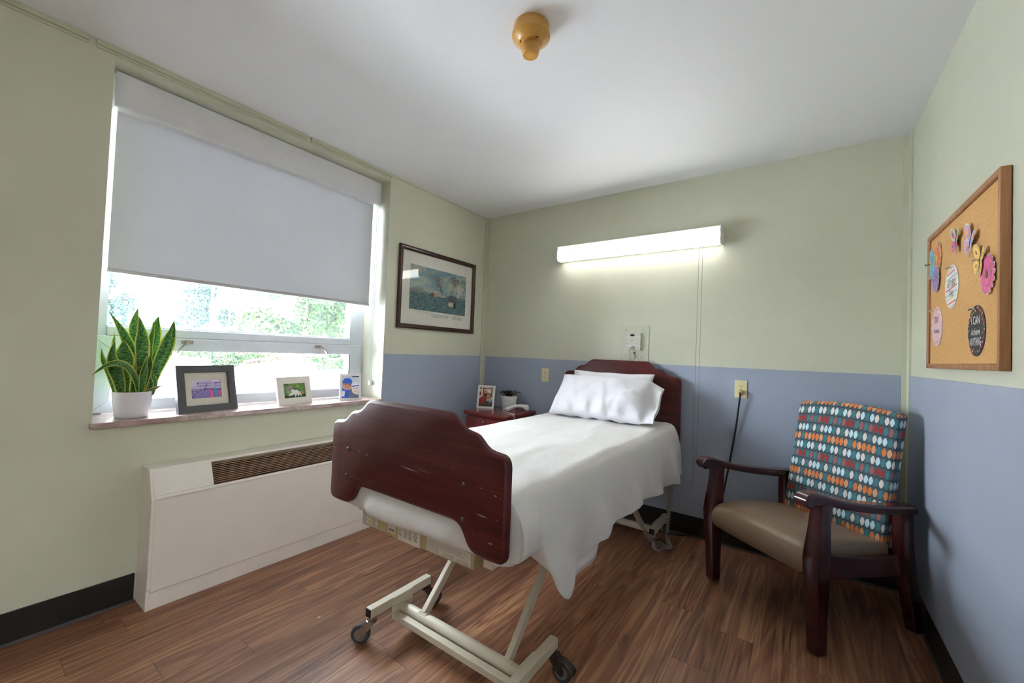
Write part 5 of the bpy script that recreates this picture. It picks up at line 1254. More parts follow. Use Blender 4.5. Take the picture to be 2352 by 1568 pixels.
# ------------------------------------------------------------------ snake plant on the sill
sp = empty('snake_plant', (-0.078, -2.446, 0.8205), label='tall snake plant with yellow edged leaves in a glossy white pot', cat='potted plant'); O = sp.location
b = MB(); b.lathe([(0.0001, 0.001), (0.056, 0.0), (0.060, 0.004), (0.064, 0.035), (0.0685, 0.075), (0.072, 0.108), (0.0735, 0.116), (0.0735, 0.1185), (0.071, 0.119), (0.069, 0.113), (0.068, 0.105), (0.0001, 0.104)], n=48); b.build('pot', m_pot, sp, None, smooth=45)
b = MB(); b.disc(0, 0, 0.068, 0.068, 0.1055, Matrix.Identity(4), 28); b.build('soil', m_soil, sp, None, smooth=0)
random.seed(9); b = MB()
pebs = [m_redp, m_navy, m_yellow, plain('turquoise_glass_bead', (60, 170, 170), 0.15)]
for k in range(16): b.m = k % 4; b.sphere((0.035 + random.uniform(-0.012, 0.02), 0.002 + random.uniform(-0.02, 0.02), 0.108), random.uniform(0.003, 0.005), 8, 6)
b.build('glass_beads', pebs, sp, None, smooth=60)
# spine points (y, z), x offset from the pot axis at base and tip, width, twist of the blade
LEAVES = [
 ([(-2.491, 0.92), (-2.506, 0.994), (-2.523, 1.047), (-2.535, 1.099), (-2.528, 1.174)], 0.026, 0.045, 0.062, 0.35),
 ([(-2.500, 0.92), (-2.512, 1.03), (-2.516, 1.092), (-2.519, 1.137), (-2.517, 1.203)], -0.020, -0.02, 0.030, -0.2),
 ([(-2.505, 0.92), (-2.53, 1.02), (-2.546, 1.069), (-2.554, 1.099), (-2.558, 1.132)], -0.010, -0.01, 0.024, -0.5),
 ([(-2.480, 0.92), (-2.489, 1.012), (-2.489, 1.077), (-2.491, 1.13), (-2.494, 1.174)], 0.020, 0.030, 0.080, -0.35),
 ([(-2.448, 0.92), (-2.446, 1.031), (-2.462, 1.112), (-2.485, 1.184), (-2.510, 1.239), (-2.540, 1.297)], 0.0, -0.015, 0.052, 0.45),
 ([(-2.428, 0.92), (-2.425, 1.05), (-2.430, 1.147), (-2.436, 1.217), (-2.449, 1.287)], 0.012, 0.030, 0.060, 0.15),
 ([(-2.430, 0.92), (-2.436, 1.08), (-2.446, 1.178), (-2.450, 1.24), (-2.445, 1.291), (-2.439, 1.329)], -0.025, -0.030, 0.040, -0.5),
 ([(-2.405, 0.92), (-2.398, 1.089), (-2.396, 1.164), (-2.386, 1.221), (-2.386, 1.273)], -0.010, -0.02, 0.036, 0.5),
 ([(-2.395, 0.92), (-2.378, 1.069), (-2.372, 1.149), (-2.369, 1.218), (-2.366, 1.266), (-2.358, 1.296)], -0.030, -0.045, 0.050, 0.2),
 ([(-2.395, 0.92), (-2.371, 1.029), (-2.353, 1.094), (-2.333, 1.167), (-2.320, 1.225), (-2.316, 1.274)], 0.015, 0.020, 0.060, -0.25),
 ([(-2.433, 0.925), (-2.453, 0.996), (-2.475, 1.039), (-2.502, 1.064), (-2.535, 1.069), (-2.569, 1.054), (-2.603, 1.024)], 0.045, 0.11, 0.040, 0.75),
 ([(-2.430, 0.92), (-2.428, 0.98), (-2.426, 1.025), (-2.423, 1.062), (-2.418, 1.101)], 0.045, 0.055, 0.040, 0.5),
 ([(-2.424, 0.92), (-2.408, 1.006), (-2.402, 1.058), (-2.402, 1.097), (-2.395, 1.127)], 0.040, 0.055, 0.030, -0.9),
 ([(-2.432, 0.928), (-2.404, 0.949), (-2.377, 0.962), (-2.353, 0.971)], 0.052, 0.085, 0.022, 0.9),
 ([(-2.385, 0.92), (-2.379, 0.978), (-2.391, 1.01), (-2.399, 1.038)], 0.042, 0.055, 0.022, 0.5),
]
for pts, xa, xb, wd, tw in LEAVES:
    raw = [Vector((-0.078 + xa + (xb - xa) * (i / (len(pts) - 1)), y, z)) for i, (y, z) in enumerate(pts)]
    sp_ = spline(raw, 7); n = len(sp_); b = MB(); rows = []
    for i, p in enumerate(sp_):
        f = i / (n - 1); d = (sp_[min(i + 1, n - 1)] - sp_[max(i - 1, 0)]).normalized()
        side = d.cross(Vector((1, 0, 0)))
        side = side.normalized() if side.length > 1e-4 else Vector((0, 1, 0))
        side = Matrix.Rotation(tw * (0.6 + 0.8 * f), 4, d) @ side; nr = side.cross(d)
        prof_w = (0.42 + 0.58 * math.sin(min(1.0, f / 0.55) * PI / 2)) * (1 if f < 0.55 else max(0.015, 1 - ((f - 0.55) / 0.45) ** 1.25))
        hw = wd / 2 * prof_w; row = []
        for j in range(9):
            u = (j - 4) / 4; row.append(p + side * (u * hw) + nr * (hw * 0.38 * (u * u - 0.4)))
        rows.append(row)
    b.grid(rows, uvf=lambda i, j: (j, i * n / 12.0)); b.build('leaf', m_leaf, sp, O, smooth=180, solid=0.0022)

# ------------------------------------------------------------------ smoke detector
sd = empty('smoke_detector', (1.583, -1.716, H), label='amber yellowed smoke detector on the ceiling', cat='smoke detector')
b = MB(); b.lathe([(0.0001, 0.0), (0.067, 0.0), (0.0685, -0.004), (0.0685, -0.028), (0.067, -0.031)], n=48); b.build('base', m_det, sd, None, smooth=40)
b = MB(); b.lathe([(0.067, -0.031), (0.0735, -0.035), (0.0735, -0.043), (0.072, -0.046), (0.0475, -0.064), (0.0475, -0.0655), (0.046, -0.066), (0.032, -0.068), (0.0001, -0.068)], n=48); b.build('cover', m_det, sd, None, smooth=30)
b = MB()
prof = [(0.0001, -0.066), (0.029, -0.066), (0.029, -0.074), (0.0335, -0.079), (0.036, -0.086), (0.0352, -0.098), (0.0300, -0.1125)]
for k, r in enumerate((0.027, 0.024, 0.021, 0.018)): prof += [(r + 0.0016, -0.1135), (r + 0.0012, -0.1128), (r + 0.0004, -0.1128), (r, -0.1135)]
prof += [(0.0001, -0.1138)]
b.lathe(prof, n=48); b.build('sensor_head', m_det, sd, None, smooth=30)
for a in (1.9, 4.0, 5.9):
    M = Matrix.Rotation(a, 4, 'Z') @ Matrix.Translation((0.041, 0, -0.0668)); b = MB(); b.box(-0.0022, 0.0022, -0.005, 0.005, -0.001, 0.0012, M); b.build('vent_slot', m_detdark, sd, None, smooth=0)

# ------------------------------------------------------------------ bulletin board
bb = empty('bulletin_board', (W, -0.90, 1.46), label='cork bulletin board with an oak frame on the right wall', cat='bulletin board'); O = bb.location
by0, by1, bz0, bz1 = -1.305, -0.490, 1.184, 1.752      # along the wall
BX = W - 0.024
MB_ = frame_mat((BX, (by0 + by1) / 2, bz0), (0, -1, 0), (0, 0, 1))
bw_, bh_ = by1 - by0, bz1 - bz0
b = MB(); ring_frame(b, bw_, bh_, 0.020, 0.022, MB_, [(0.0, -0.022), (0.0, 0.0), (0.017, 0.0), (0.020, -0.003), (0.020, -0.012)])
b.build('frame', m_corkwood, bb, O, smooth=0, bevel=0.0012)
b = MB(); b.prism([(-bw_ / 2 + 0.018, 0.018), (bw_ / 2 - 0.018, 0.018), (bw_ / 2 - 0.018, bh_ - 0.018), (-bw_ / 2 + 0.018, bh_ - 0.018)], -0.020, -0.009, MB_); b.build('cork_panel', m_cork, bb, O, smooth=0)
TB = -0.0088
cyb = (by0 + by1) / 2
def bxy(y, z): return (-(y - cyb), z - bz0)          # room position -> board plane
def on_board(name, y, z, label, cat, group=None):
    u, v = bxy(y, z); p = MB_ @ Vector((u, v, TB))
    root = empty(name, p, label=label, cat=cat, group=group)
    return root, frame_mat((0, 0, 0), (0, -1, 0), (0, 0, 1))
def flower(y, z, r, petal, center, label, seed, lift=0.004):
    root, M = on_board('paper_flower', y, z, label, 'paper flower', 'paper flowers on the cork board')
    random.seed(seed); b = MB(); np_ = 16
    for layer, (k, mi) in enumerate(((1.0, 0), (0.95, 1), (0.62, 1))):
        pts = []
        for i in range(np_ * 6):
            a = 2 * PI * i / (np_ * 6) + layer * 0.12; w = abs(math.cos(a * np_ / 2)); rr = r * k * (0.78 + 0.22 * w ** 0.8)
            pts.append((rr * math.cos(a), rr * math.sin(a)))
        b.m = mi if layer < 2 else 2; b.prism(pts, lift + 0.0006 * layer, lift + 0.0006 * layer + 0.0005, M)
    b.m = 3; b.disc(0, 0, r * 0.16, r * 0.2, lift + 0.0028, M, 14)
    c = petal; dk = tuple(int(v * 0.82) for v in c); 
    b.build('petals', [m_wframe, noisy('petal_%d' % seed, [(0.3, dk), (0.7, c)], 60, 0.6), noisy('inner_petal_%d' % seed, [(0.3, tuple(int(v * 0.72) for v in c)), (0.7, c)], 70, 0.6), plain('flower_centre_%d' % seed, center, 0.6)], root, None, smooth=0)
    b = MB(); b.disc(0, 0, r * 0.2, r * 0.2, 0.0, M, 10); b.disc(0, 0, r * 0.2, r * 0.2, lift, M, 10); b.tube([M @ Vector((0, 0, 0)), M @ Vector((0, 0, lift))], r * 0.2, 10); b.build('foam_dot', m_wframe, root, None, smooth=0)
    return root, M
flower(-0.624, 1.638, 0.066, (222, 138, 84), (220, 176, 70), 'orange paper flower, topmost of the cluster at the far end of the cork board', 1, 0.002)
flower(-0.534, 1.632, 0.064, (138, 202, 214), (200, 160, 90), 'aqua paper flower under a green push pin on the cork board', 2, 0.004)
flower(-0.618, 1.552, 0.058, (168, 150, 200), (130, 110, 170), 'purple paper flower below the orange and aqua flowers', 3, 0.006)
flower(-1.198, 1.470, 0.063, (222, 106, 150), (110, 84, 60), 'big pink paper flower at the near edge of the cork board', 4, 0.005)
def butterfly(y, z, s, rot, cols, label, seed, lift=0.006):
    root, M0 = on_board('paper_butterfly', y, z, label, 'paper butterfly', 'paper butterflies on the cork board')
    M = M0 @ Matrix.Rotation(rot, 4, 'Z')
    upw = [(0.02, 0.02), (0.10, 0.30), (0.30, 0.62), (0.62, 0.80), (0.86, 0.78), (0.92, 0.58), (0.82, 0.32), (0.60, 0.12), (0.35, 0.0)]
    low = [(0.02, 0.0), (0.35, -0.02), (0.58, -0.10), (0.70, -0.30), (0.62, -0.55), (0.44, -0.78), (0.30, -0.72), (0.20, -0.50), (0.08, -0.25)]
    b = MB()
    for sg in (1, -1):
        for shape, mi in ((upw, 1), (low, 2)):
            Mw = M @ Matrix.Rotation(sg * -0.12, 4, 'Y')
            cx = sum(p[0] for p in shape) / len(shape); cy = sum(p[1] for p in shape) / len(shape)
            def sc(k): return [(sg * s * (cx + (p[0] - cx) * k), s * (cy + (p[1] - cy) * k)) for p in shape]
            b.m = 0; b.prism(sc(1.10), lift, lift + 0.0005, Mw); b.m = mi; b.prism(sc(1.0), lift + 0.0006, lift + 0.0009, Mw)
            b.m = 3; b.prism(sc(0.66), lift + 0.0010, lift + 0.0013, Mw); b.m = 4; b.prism(sc(0.30), lift + 0.0014, lift + 0.0016, Mw)
    b.build('wings', [m_wframe] + [plain('wing_%d_%d' % (seed, i), c, 0.6, 0.1, 60) for i, c in enumerate(cols)], root, None, smooth=0)
    b = MB(); b.tube([M @ Vector((0, -0.4 * s, lift)), M @ Vector((0, 0, lift + 0.001)), M @ Vector((0, 0.35 * s, lift))], [0.0012, 0.0026, 0.0016], 8); b.tube([M @ Vector((0, 0, 0)), M @ Vector((0, 0, lift))], 0.003, 8); b.build('body', plain('butterfly_body_%d' % seed, (96, 70, 90), 0.6), root, None, smooth=40)
    return root
butterfly(-0.893, 1.643, 0.054, -0.25, [(150, 200, 160), (186, 84, 150), (222, 110, 130), (120, 80, 150)], 'green edged pink paper butterfly on the cork board', 1)
butterfly(-1.050, 1.604, 0.058, -0.5, [(160, 160, 206), (160, 164, 214), (224, 150, 160), (222, 186, 90)], 'lavender edged paper butterfly beside the green and pink one', 2)
butterfly(-1.142, 1.522, 0.055, -0.30, [(222, 180, 80), (214, 186, 90), (232, 200, 110), (150, 110, 60)], 'yellow paper butterfly next to the pink paper flower', 3)
def sign(y, z, rx, ry, label, mats, draw):
    root, M = on_board('round_sign', y, z, label, 'round sign', 'round message signs on the cork board')
    b = MB(); N = 40; b.prism([(rx * math.cos(2 * PI * k / N), ry * math.sin(2 * PI * k / N)) for k in range(N)], 0.0005, 0.0018, M); b.build('card', mats[0], root, None, smooth=0)
    b = MB(); draw(b, M); b.build('print', mats[1:], root, None, smooth=0)
    return root
def chord(rx, ry, v, k=1.0): return rx * k * math.sqrt(max(0, 1 - (v / ry) ** 2))
s_red, s_mint, s_yel = plain('stripe_red', (206, 92, 92), 0.6), plain('stripe_mint', (164, 200, 186), 0.6), plain('stripe_yellow', (222, 216, 146), 0.6)
def d_stripe(b, M):
    rx, ry = 0.083, 0.081
    tilt = 0.24
    for i, (v, mi) in enumerate(((0.070, 2), (0.053, 0), (0.034, 1), (0.015, 2), (-0.006, 0), (-0.026, 1), (-0.044, 2), (-0.060, 0), (-0.0745, 1))):
        b.m = mi; n = 12
        def edge(off):
            out = []
            for k in range(n + 1):
                x = -rx + 2 * rx * k / n; yv = v + off + tilt * x * 0.35; out.append((x, yv))
            return out
        lo, hi = edge(-0.0028), edge(0.0028)
        for k in range(n):
            q = [lo[k], lo[k + 1], hi[k + 1], hi[k]]
            if all((p[0] / rx) ** 2 + (p[1] / ry) ** 2 < 0.985 for p in q): b.flat(q, 0.0020, M)
    b.m = 3; text_mb(b, "LET'S DO", 0.034, M, 0.0, 0.012, 0.0024, sx=0.72); text_mb(b, 'THIS', 0.036, M, 0.0, -0.028, 0.0024, sx=0.72)
sign(-0.820, 1.490, 0.083, 0.081, "striped round sign reading LET'S DO THIS in the middle of the cork board", [m_wframe, s_red, s_mint, s_yel, m_ink], d_stripe)
def d_stay(b, M):
    rx = ry = 0.080; random.seed(21)
    for k in range(46):
        a = 2 * PI * k / 46 + random.uniform(-0.05, 0.05); rr = random.uniform(0.80, 0.96) * rx; b.m = random.choice((0, 0, 1, 3, 4))
        b.disc(rr * math.cos(a), rr * math.sin(a), random.uniform(0.003, 0.006), random.uniform(0.0025, 0.005), 0.0020 + 0.00002 * k, M, 8, a)
    b.m = 2; text_mb(b, 'STAY', 0.038, M, 0.0, 0.026, 0.0032, sx=0.72); text_mb(b, 'Positive', 0.030, M, 0.0, -0.018, 0.0032, sx=0.9, shear=0.15)
sign(-0.622, 1.355, 0.080, 0.081, 'pale pink round sign reading STAY Positive at the bottom of the cork board', [plain('blush_card', (222, 186, 190), 0.6, 0.03), m_wframe, plain('coral_print', (206, 90, 96), 0.6), m_ink, plain('sage_print', (150, 166, 140), 0.6), plain('lilac_print', (206, 190, 210), 0.6)], d_stay)
def d_can(b, M):
    rx = ry = 0.080; random.seed(33)
    for k in range(60):
        a = 2 * PI * k / 60 + random.uniform(-0.04, 0.04); rr = random.uniform(0.78, 0.95) * rx; b.m = random.choice((0, 0, 2, 3, 4))
        ll, ww = random.uniform(0.004, 0.009), random.uniform(0.002, 0.004); th = a + random.uniform(-0.6, 0.9)
        c, s_ = math.cos(th), math.sin(th); cx, cy = rr * math.cos(a), rr * math.sin(a)
        b.flat([(cx + c * p - s_ * q, cy + s_ * p + c * q) for p, q in ((-ll, 0), (0, -ww), (ll, 0), (0, ww))], 0.0020 + 0.00002 * k, M)
    b.m = 1; text_mb(b, 'I CAN', 0.038, M, 0.0, 0.032, 0.0036, sx=0.78); text_mb(b, 'Achieve', 0.032, M, 0.0, -0.004, 0.0036, sx=0.8, shear=0.1); text_mb(b, 'ANYTHING', 0.036, M, 0.0, -0.036, 0.0036, sx=0.56)
sign(-1.091, 1.308, 0.080, 0.081, 'black round sign reading I CAN Achieve ANYTHING at the bottom near corner', [plain('black_card', (44, 40, 40), 0.6, 0.05), plain('red_petals', (196, 56, 66), 0.6), m_wframe, plain('rose_petals', (226, 160, 170), 0.6), plain('olive_leaves', (150, 156, 90), 0.6), plain('pine_leaves', (70, 110, 96), 0.6)], d_can)
def pin(y, z, c, label, tilt=0.0, seed=0, lift=0.006):
    root, M = on_board('push_pin', y, z, label, 'push pin', 'push pins in the cork board')
    b = MB(); Mx = M @ Matrix.Rotation(0.25, 4, 'X') @ Matrix.Rotation(tilt, 4, 'Y')
    b.lathe([(0.0001, lift), (0.0045, lift), (0.0045, lift + 0.002), (0.0022, lift + 0.003), (0.0026, lift + 0.010), (0.0045, lift + 0.012), (0.004, lift + 0.015), (0.0001, lift + 0.0155)], n=14, M=Mx); b.build('head', c, root, None, smooth=40)
    b = MB(); b.tube([Mx @ Vector((0, 0, -0.002)), Mx @ Vector((0, 0, lift))], 0.0006, 6); b.build('needle', m_steel, root, None, smooth=40)
m_pingreen = plain('green_pin', (20, 96, 76), 0.3); m_pinclear = plain('clear_pin', (210, 206, 200), 0.15)
pin(-0.533, 1.632, m_pingreen, 'green push pin through the aqua paper flower', lift=0.009)
pin(-0.826, 1.563, m_pinclear, 'clear push pin at the top of the striped round sign')
pin(-1.085, 1.381, m_pinclear, 'clear push pin at the top of the black round sign')
pin(-1.142, 1.528, m_pinclear, 'clear push pin through the yellow paper butterfly', lift=0.011)
pin(-0.598, 1.426, m_pinclear, 'clear push pin at the top of the pale pink round sign')
pin(-0.618, 1.560, m_pinclear, 'clear push pin through the purple paper flower', lift=0.011)

# floor scraps
m_scrap = plain('white_paper_scrap', (226, 224, 224), 0.7, 0.05)
def scrap(x, y, s, label, seed):
    random.seed(seed); b = MB(); pts = [(x + s * random.uniform(0.5, 1) * math.cos(a), y + s * random.uniform(0.5, 1) * math.sin(a), 0.0008 + random.random() * 0.003) for a in [2 * PI * k / 9 for k in range(9)]]
    b.add([(x, y, 0.004)] + pts, [(0, 1 + k, 1 + (k + 1) % 9) for k in range(9)])
    tag(b.build('paper_scrap', m_scrap, None, (x, y, 0), smooth=0, solid=0.0004), label, 'paper scrap')
scrap(0.756, -1.971, 0.007, 'tiny white paper scrap on the open floor between heater and bed', 1)
# ------------------------------------------------------------------ outside the window
GZ = -1.0
def ground_mat():
    t = NT('pale_concrete_ground'); o = t.obj()
    f = t.noise(o, 0.5, 5, 0.6)
    t.P(color=t.ramp(f, [(0.3, lin((192, 194, 198))), (0.7, lin((212, 214, 218)))]), rough=0.9); return t.m
b = MB(); b.box(-90, -0.33, -45, 60, GZ - 0.1, GZ); struct(b.build('ground', ground_mat(), smooth=0))
def leafcol(name, a, b_, c):
    t = NT(name); o = t.obj(); t.P(color=t.ramp(t.noise(o, 3.5, 4, 0.7), [(0.3, lin(a)), (0.5, lin(b_)), (0.7, lin(c))]), rough=0.95, spec=0.0); return t.m
m_lv1 = leafcol('green_foliage', (10, 24, 12), (24, 44, 22), (58, 58, 36)); m_lv2 = leafcol('bluish_foliage', (18, 32, 34), (34, 52, 50), (66, 68, 58)); m_lv3 = leafcol('autumn_foliage', (32, 30, 18), (54, 44, 26), (84, 68, 44))
m_bark = plain('tree_bark', (52, 44, 37), 0.9, 0.3, 8.0)
def crown(mb, c, rx, ry, rz, n, s, seed):
    n = int(n * 1.7); s *= 0.74
    rnd = random.Random(seed)
    cl = [(rnd.uniform(-1, 1), rnd.uniform(-1, 1), rnd.uniform(-1, 1), rnd.uniform(0.25, 0.5)) for _ in range(26)]
    cl = [q for q in cl if q[0] ** 2 + q[1] ** 2 + q[2] ** 2 < 0.85]
    for i in range(n):
        q = rnd.choice(cl)
        while True:
            d = (rnd.gauss(0, 1), rnd.gauss(0, 1), rnd.gauss(0, 1)); L = math.sqrt(sum(v * v for v in d))
            if L > 0.1: break
        rr = q[3] * rnd.uniform(0.6, 1.0)
        p = Vector((c[0] + rx * (q[0] + rr * d[0] / L), c[1] + ry * (q[1] + rr * d[1] / L), c[2] + rz * (q[2] + rr * d[2] / L)))
        if p.z < GZ + 0.02: continue
        a = Vector((rnd.gauss(0, 1), rnd.gauss(0, 1), rnd.gauss(0, 1))).normalized(); e = a.orthogonal().normalized(); k = s * rnd.uniform(0.6, 1.3)
        mb.add([p - a * k, p + e * k * 0.55, p + a * k, p - e * k * 0.55], [(0, 1, 2, 3)])
def tree(name, base, h, c, r, n, s, mat, label, seed, stems=1):
    root = empty(name, base, label=label, cat='tree', group='trees outside the window')
    O = Vector(base); b = MB(); crown(b, c, r[0], r[1], r[2], n, s, seed); b.build('crown', mat, root, O, smooth=0)
    rnd = random.Random(seed); b = MB()
    for k in range(stems):
        a = 2 * PI * k / stems; off = Vector((0.18 * math.cos(a), 0.18 * math.sin(a), 0)) * (stems > 1)
        p = spline([O + off * 0.5, O + off * 1.6 + Vector((0, 0, h * 0.35)), O + off * 3.0 + Vector((rnd.uniform(-.2, .2), rnd.uniform(-.2, .2), h * 0.7)), Vector(c) + off * 5], 5)
        b.tube(p, [0.16 / math.sqrt(stems) * (1 - 0.6 * i / (len(p) - 1)) * h / 3.0 for i in range(len(p))], 9)
    b.build('trunk', m_bark, root, O, smooth=60)
tree('broadleaf_tree', (-26.4, 12.1, GZ), 4.5, (-27.0, 12.2, 4.26), (3.1, 4.1, 3.2), 3600, 0.21, m_lv1, 'big green tree with a forked trunk, nearest outside the window', 41, 3)
tree('broadleaf_tree', (-55.0, 16.2, GZ), 6.2, (-55.7, 16.0, 5.2), (3.1, 3.3, 3.8), 1900, 0.28, m_lv2, 'round bluish tree behind the two lamp posts', 42)
tree('broadleaf_tree', (-43.6, 4.7, GZ), 5.2, (-43.6, 4.8, 4.2), (2.6, 2.0, 2.7), 1000, 0.24, m_lv2, 'bluish tree at the left edge of the window pane', 43)
tree('broadleaf_tree', (-39.4, 21.4, GZ), 5.0, (-40.1, 21.1, 4.05), (3.1, 3.4, 3.4), 2200, 0.25, m_lv1, 'green tree at the right end of the window pane', 44)
def shrub(name, c, r, n, s, mat, label, seed, cat='shrub'):
    root = empty(name, (c[0], c[1], GZ), label=label, cat=cat); O = root.location
    b = MB(); crown(b, c, r[0], r[1], r[2], n, s, seed); b.build('foliage', mat, root, O, smooth=0)
    b = MB(); b.cyl((c[0], c[1], GZ), (c[0], c[1], c[2]), 0.05, 8); b.build('stem', m_bark, root, O, smooth=40)
shrub('hedge', (-32.6, 18.0, -0.28), (1.0, 2.7, 0.75), 2200, 0.10, m_lv1, 'clipped green hedge beside the forked tree outside', 51, 'hedge')
shrub('shrub_bank', (-37.5, 10.0, -0.35), (1.1, 5.2, 0.9), 2400, 0.12, m_lv1, 'long green shrub bank behind the parked car and handrail outside', 52)
shrub('autumn_shrub', (-40.5, 15.2, -0.07), (1.4, 3.4, 1.0), 1600, 0.13, m_lv3, 'tan autumn shrub directly behind the white handrail', 53)
m_redfl = leafcol('red_blossom', (34, 22, 18), (80, 16, 18), (92, 30, 28))
shrub('flower_bush', (-15.75, 1.15, -0.42), (0.4, 0.45, 0.30), 520, 0.07, m_redfl, 'red flowering bush seen past the snake plant leaves', 54)
m_post = plain('white_metal_post', (214, 218, 222), 0.5, 0.03)
def lamp_post(x, y, h, r, label, globe):
    root = empty('lamp_post', (x, y, GZ), label=label, cat='lamp post'); O = root.location
    b = MB(); b.cyl((x, y, GZ), (x, y, GZ + h), r, 12, r * 0.7); b.lathe([(r * 2.2, 0), (r * 2.2, 0.1), (r * 1.2, 0.25)], (x, y, GZ), 12); b.build('pole', m_post, root, O, smooth=40)
    b = MB()
    if globe: b.sphere((x, y, GZ + h + 0.14), 0.24, 14, 10); b.lathe([(0.1, -0.12), (0.16, -0.05), (0.1, 0.0)], (x, y, GZ + h), 12)
    else: b.box(x - 0.1, x + 0.9, y - 0.16, y + 0.16, GZ + h - 0.08, GZ + h + 0.05)
    b.build('lantern', m_post, root, O, smooth=40)
lamp_post(-44.1, 12.5, 9.0, 0.14, 'tall thick white lamp post outside the window', False)
lamp_post(-51.4, 16.7, 6.8, 0.12, 'thinner lamp post with a round globe, in front of the bluish tree', True)
hr = empty('handrail', (-31.6, 12.2, GZ), label='white pipe handrail along the path outside the window', cat='handrail'); O = hr.location
A, Bp = Vector((-27.6, 9.0, -0.07)), Vector((-35.7, 15.5, 0.16))
b = MB(); b.tube([A, Bp, Bp + Vector((0.0, 0.02, -1.15))], 0.06, 8); b.build('top_rail', m_post, hr, O, smooth=40)
for f in (0.0, 0.5): 
    p = A.lerp(Bp, f); b = MB(); b.cyl((p.x, p.y, GZ), p, 0.055, 8); b.build('post', m_post, hr, O, smooth=40)
sg = empty('utility_cabinet', (-43.4, 11.3, GZ), label='small white utility cabinet beside the lamp post outside', cat='cabinet'); O = sg.location
b = MB(); b.box(-43.7, -43.1, 10.9, 11.75, GZ, 0.38); b.build('body', m_post, sg, O, smooth=0, bevel=0.02)
b = MB(); b.box(-43.75, -43.05, 10.85, 11.8, 0.38, 0.45); b.build('lid', m_post, sg, O, smooth=0, bevel=0.01)
# parked car
car = empty('car', (-18.6, 3.05, GZ), math.radians(-8), label='white car parked outside behind the snake plant', cat='car')
m_car = plain('white_car_paint', (226, 228, 232), 0.25, 0.02, coat=0.5); m_carglass = plain('car_window_tint', (44, 54, 62), 0.1, 0.05)
b = MB(); YX = Matrix(((1, 0, 0, 0), (0, 0, 1, 0), (0, 1, 0, 0), (0, 0, 0, 1)))
b.prism([(-2.1, 0.30), (-2.15, 0.62), (-2.0, 0.78), (-1.2, 0.90), (-0.6, 1.30), (0.0, 1.42), (0.75, 1.40), (1.35, 1.02), (2.05, 0.95), (2.15, 0.55), (2.1, 0.30)], -0.86, 0.86, YX); b.build('body', m_car, car, None, smooth=30, bevel=0.07, seg=3)
b = MB(); b.prism([(-1.1, 0.93), (-0.58, 1.27), (-0.02, 1.36), (-0.02, 0.95)], -0.875, 0.875, YX); b.prism([(0.06, 0.95), (0.06, 1.36), (0.72, 1.34), (1.2, 1.02)], -0.875, 0.875, YX); b.build('window', m_carglass, car, None, smooth=0)
for wx in (-1.35, 1.35):
    for wy in (-0.80, 0.80):
        b = MB(); b.lathe([(0.18, -0.1), (0.31, -0.1), (0.33, -0.06), (0.33, 0.06), (0.31, 0.1), (0.18, 0.1)], n=24, M=Matrix.Translation((wx, wy, 0.33)) @ Matrix.Rotation(PI / 2, 4, 'X')); b.m = 1; b.lathe([(0.0001, -0.09), (0.18, -0.1)], n=24, M=Matrix.Translation((wx, wy, 0.33)) @ Matrix.Rotation(PI / 2, 4, 'X')); b.lathe([(0.18, 0.1), (0.0001, 0.09)], n=24, M=Matrix.Translation((wx, wy, 0.33)) @ Matrix.Rotation(PI / 2, 4, 'X'))
        b.build('wheel', [m_black, m_steel], car, None, smooth=40)

# ------------------------------------------------------------------ light
wd = bpy.data.worlds.new('overcast_bright_sky'); SC.world = wd; wd.use_nodes = True
bg = wd.node_tree.nodes['Background']
SKY = 16.0
tc = wd.node_tree.nodes.new('ShaderNodeTexCoord'); sp2 = wd.node_tree.nodes.new('ShaderNodeSeparateXYZ'); rp = wd.node_tree.nodes.new('ShaderNodeValToRGB')
wd.node_tree.links.new(tc.outputs['Generated'], sp2.inputs[0]); wd.node_tree.links.new(sp2.outputs[2], rp.inputs[0]); wd.node_tree.links.new(rp.outputs[0], bg.inputs['Color'])
rp.color_ramp.elements[0].position = 0.0; rp.color_ramp.elements[0].color = (0.90, 0.955, 1.0, 1)
rp.color_ramp.elements[1].position = 0.8; rp.color_ramp.elements[1].color = (0.76, 0.89, 1.0, 1)
# the sky is brighter round the sun and paler away from it
dt = wd.node_tree.nodes.new('ShaderNodeVectorMath'); dt.operation = 'DOT_PRODUCT'; wd.node_tree.links.new(tc.outputs['Generated'], dt.inputs[0]); dt.inputs[1].default_value = tuple(-v for v in Vector(SUN_DIR).normalized())
mr = wd.node_tree.nodes.new('ShaderNodeMapRange'); mr.interpolation_type = 'SMOOTHSTEP'; wd.node_tree.links.new(dt.outputs['Value'], mr.inputs['Value'])
for k, v in (('From Min', -0.3), ('From Max', 0.95), ('To Min', SKY * 0.5), ('To Max', SKY * 2.0)): mr.inputs[k].default_value = v
wd.node_tree.links.new(mr.outputs['Result'], bg.inputs['Strength'])
sun = bpy.data.lights.new('sun', 'SUN'); sun.energy = 110.0; sun.angle = math.radians(0.6); sun.color = (1.0, 0.985, 0.965)
so = bpy.data.objects.new('sun', sun); COL.objects.link(so)
so.rotation_euler = Vector(SUN_DIR).to_track_quat('-Z', 'Y').to_euler()
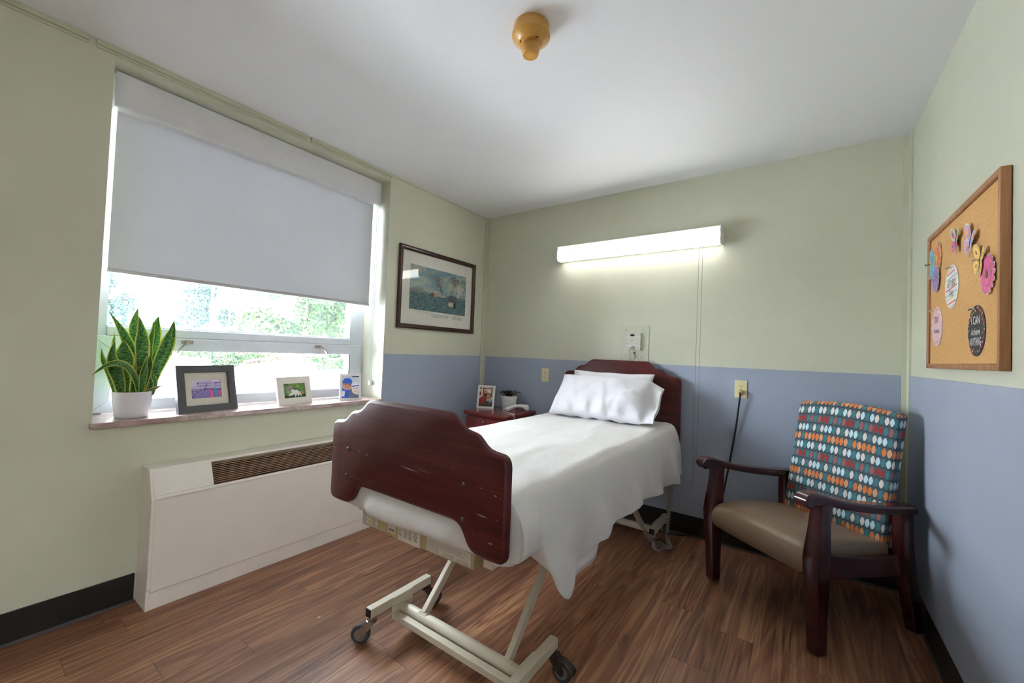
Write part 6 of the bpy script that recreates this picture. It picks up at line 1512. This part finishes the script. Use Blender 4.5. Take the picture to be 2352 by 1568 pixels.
po = bpy.data.lights.new('window_portal', 'AREA'); po.shape = 'RECTANGLE'; po.size = 1.46; po.size_y = 1.6; po.cycles.is_portal = True
pob = bpy.data.objects.new('window_portal', po); COL.objects.link(pob); pob.location = (-0.335, (WY0 + WY1) / 2, (WZ0 + WZ1) / 2); pob.rotation_euler = Vector((1, 0, 0)).to_track_quat('-Z', 'Y').to_euler()

hl = bpy.data.lights.new('added_hall_fill', 'AREA'); hl.shape = 'RECTANGLE'; hl.size = 1.2; hl.size_y = 3.0; hl.energy = HALL_FILL; hl.color = (0.90, 0.95, 1.0)  # unseen fill lamp, added to brighten the window side through the doorway
hlo = bpy.data.objects.new('added_hall_fill', hl); COL.objects.link(hlo); hlo.location = (W + 1.05, -4.2, H - 0.02)
# ------------------------------------------------------------------ camera
cam = bpy.data.cameras.new('camera'); co = bpy.data.objects.new('camera', cam); COL.objects.link(co); SC.camera = co
cam.sensor_fit = 'HORIZONTAL'; cam.sensor_width = 36.0; cam.lens = 943.9223 / 2352.0 * 36.0
cam.clip_start = 0.02; cam.clip_end = 300
yaw, pitch, roll = -0.6162, 0.0266, 0.0378
cy_, sy_ = math.cos(yaw), math.sin(yaw); cp, sp3 = math.cos(pitch), math.sin(pitch); cr, sr = math.cos(roll), math.sin(roll)
f = Vector((sy_ * cp, cy_ * cp, sp3)); r = Vector((cy_, -sy_, 0)); u = r.cross(f)
r2 = r * cr + u * sr; u2 = -r * sr + u * cr
M = Matrix.Identity(4)
for i in range(3): M[i][0] = r2[i]; M[i][1] = u2[i]; M[i][2] = -f[i]
M.translation = Vector((2.4551, -2.9978, 1.184)); co.matrix_world = M

SC.view_settings.view_transform = 'Standard'; SC.view_settings.look = 'None'; SC.view_settings.gamma = 1.0
SC.view_settings.use_curve_mapping = False; SC.view_settings.exposure = EXPOSURE
SC.cycles.use_denoising = True; SC.cycles.max_bounces = 14; SC.cycles.diffuse_bounces = 8; SC.cycles.glossy_bounces = 6; SC.cycles.transparent_max_bounces = 12
SC.cycles.sample_clamp_indirect = 8.0
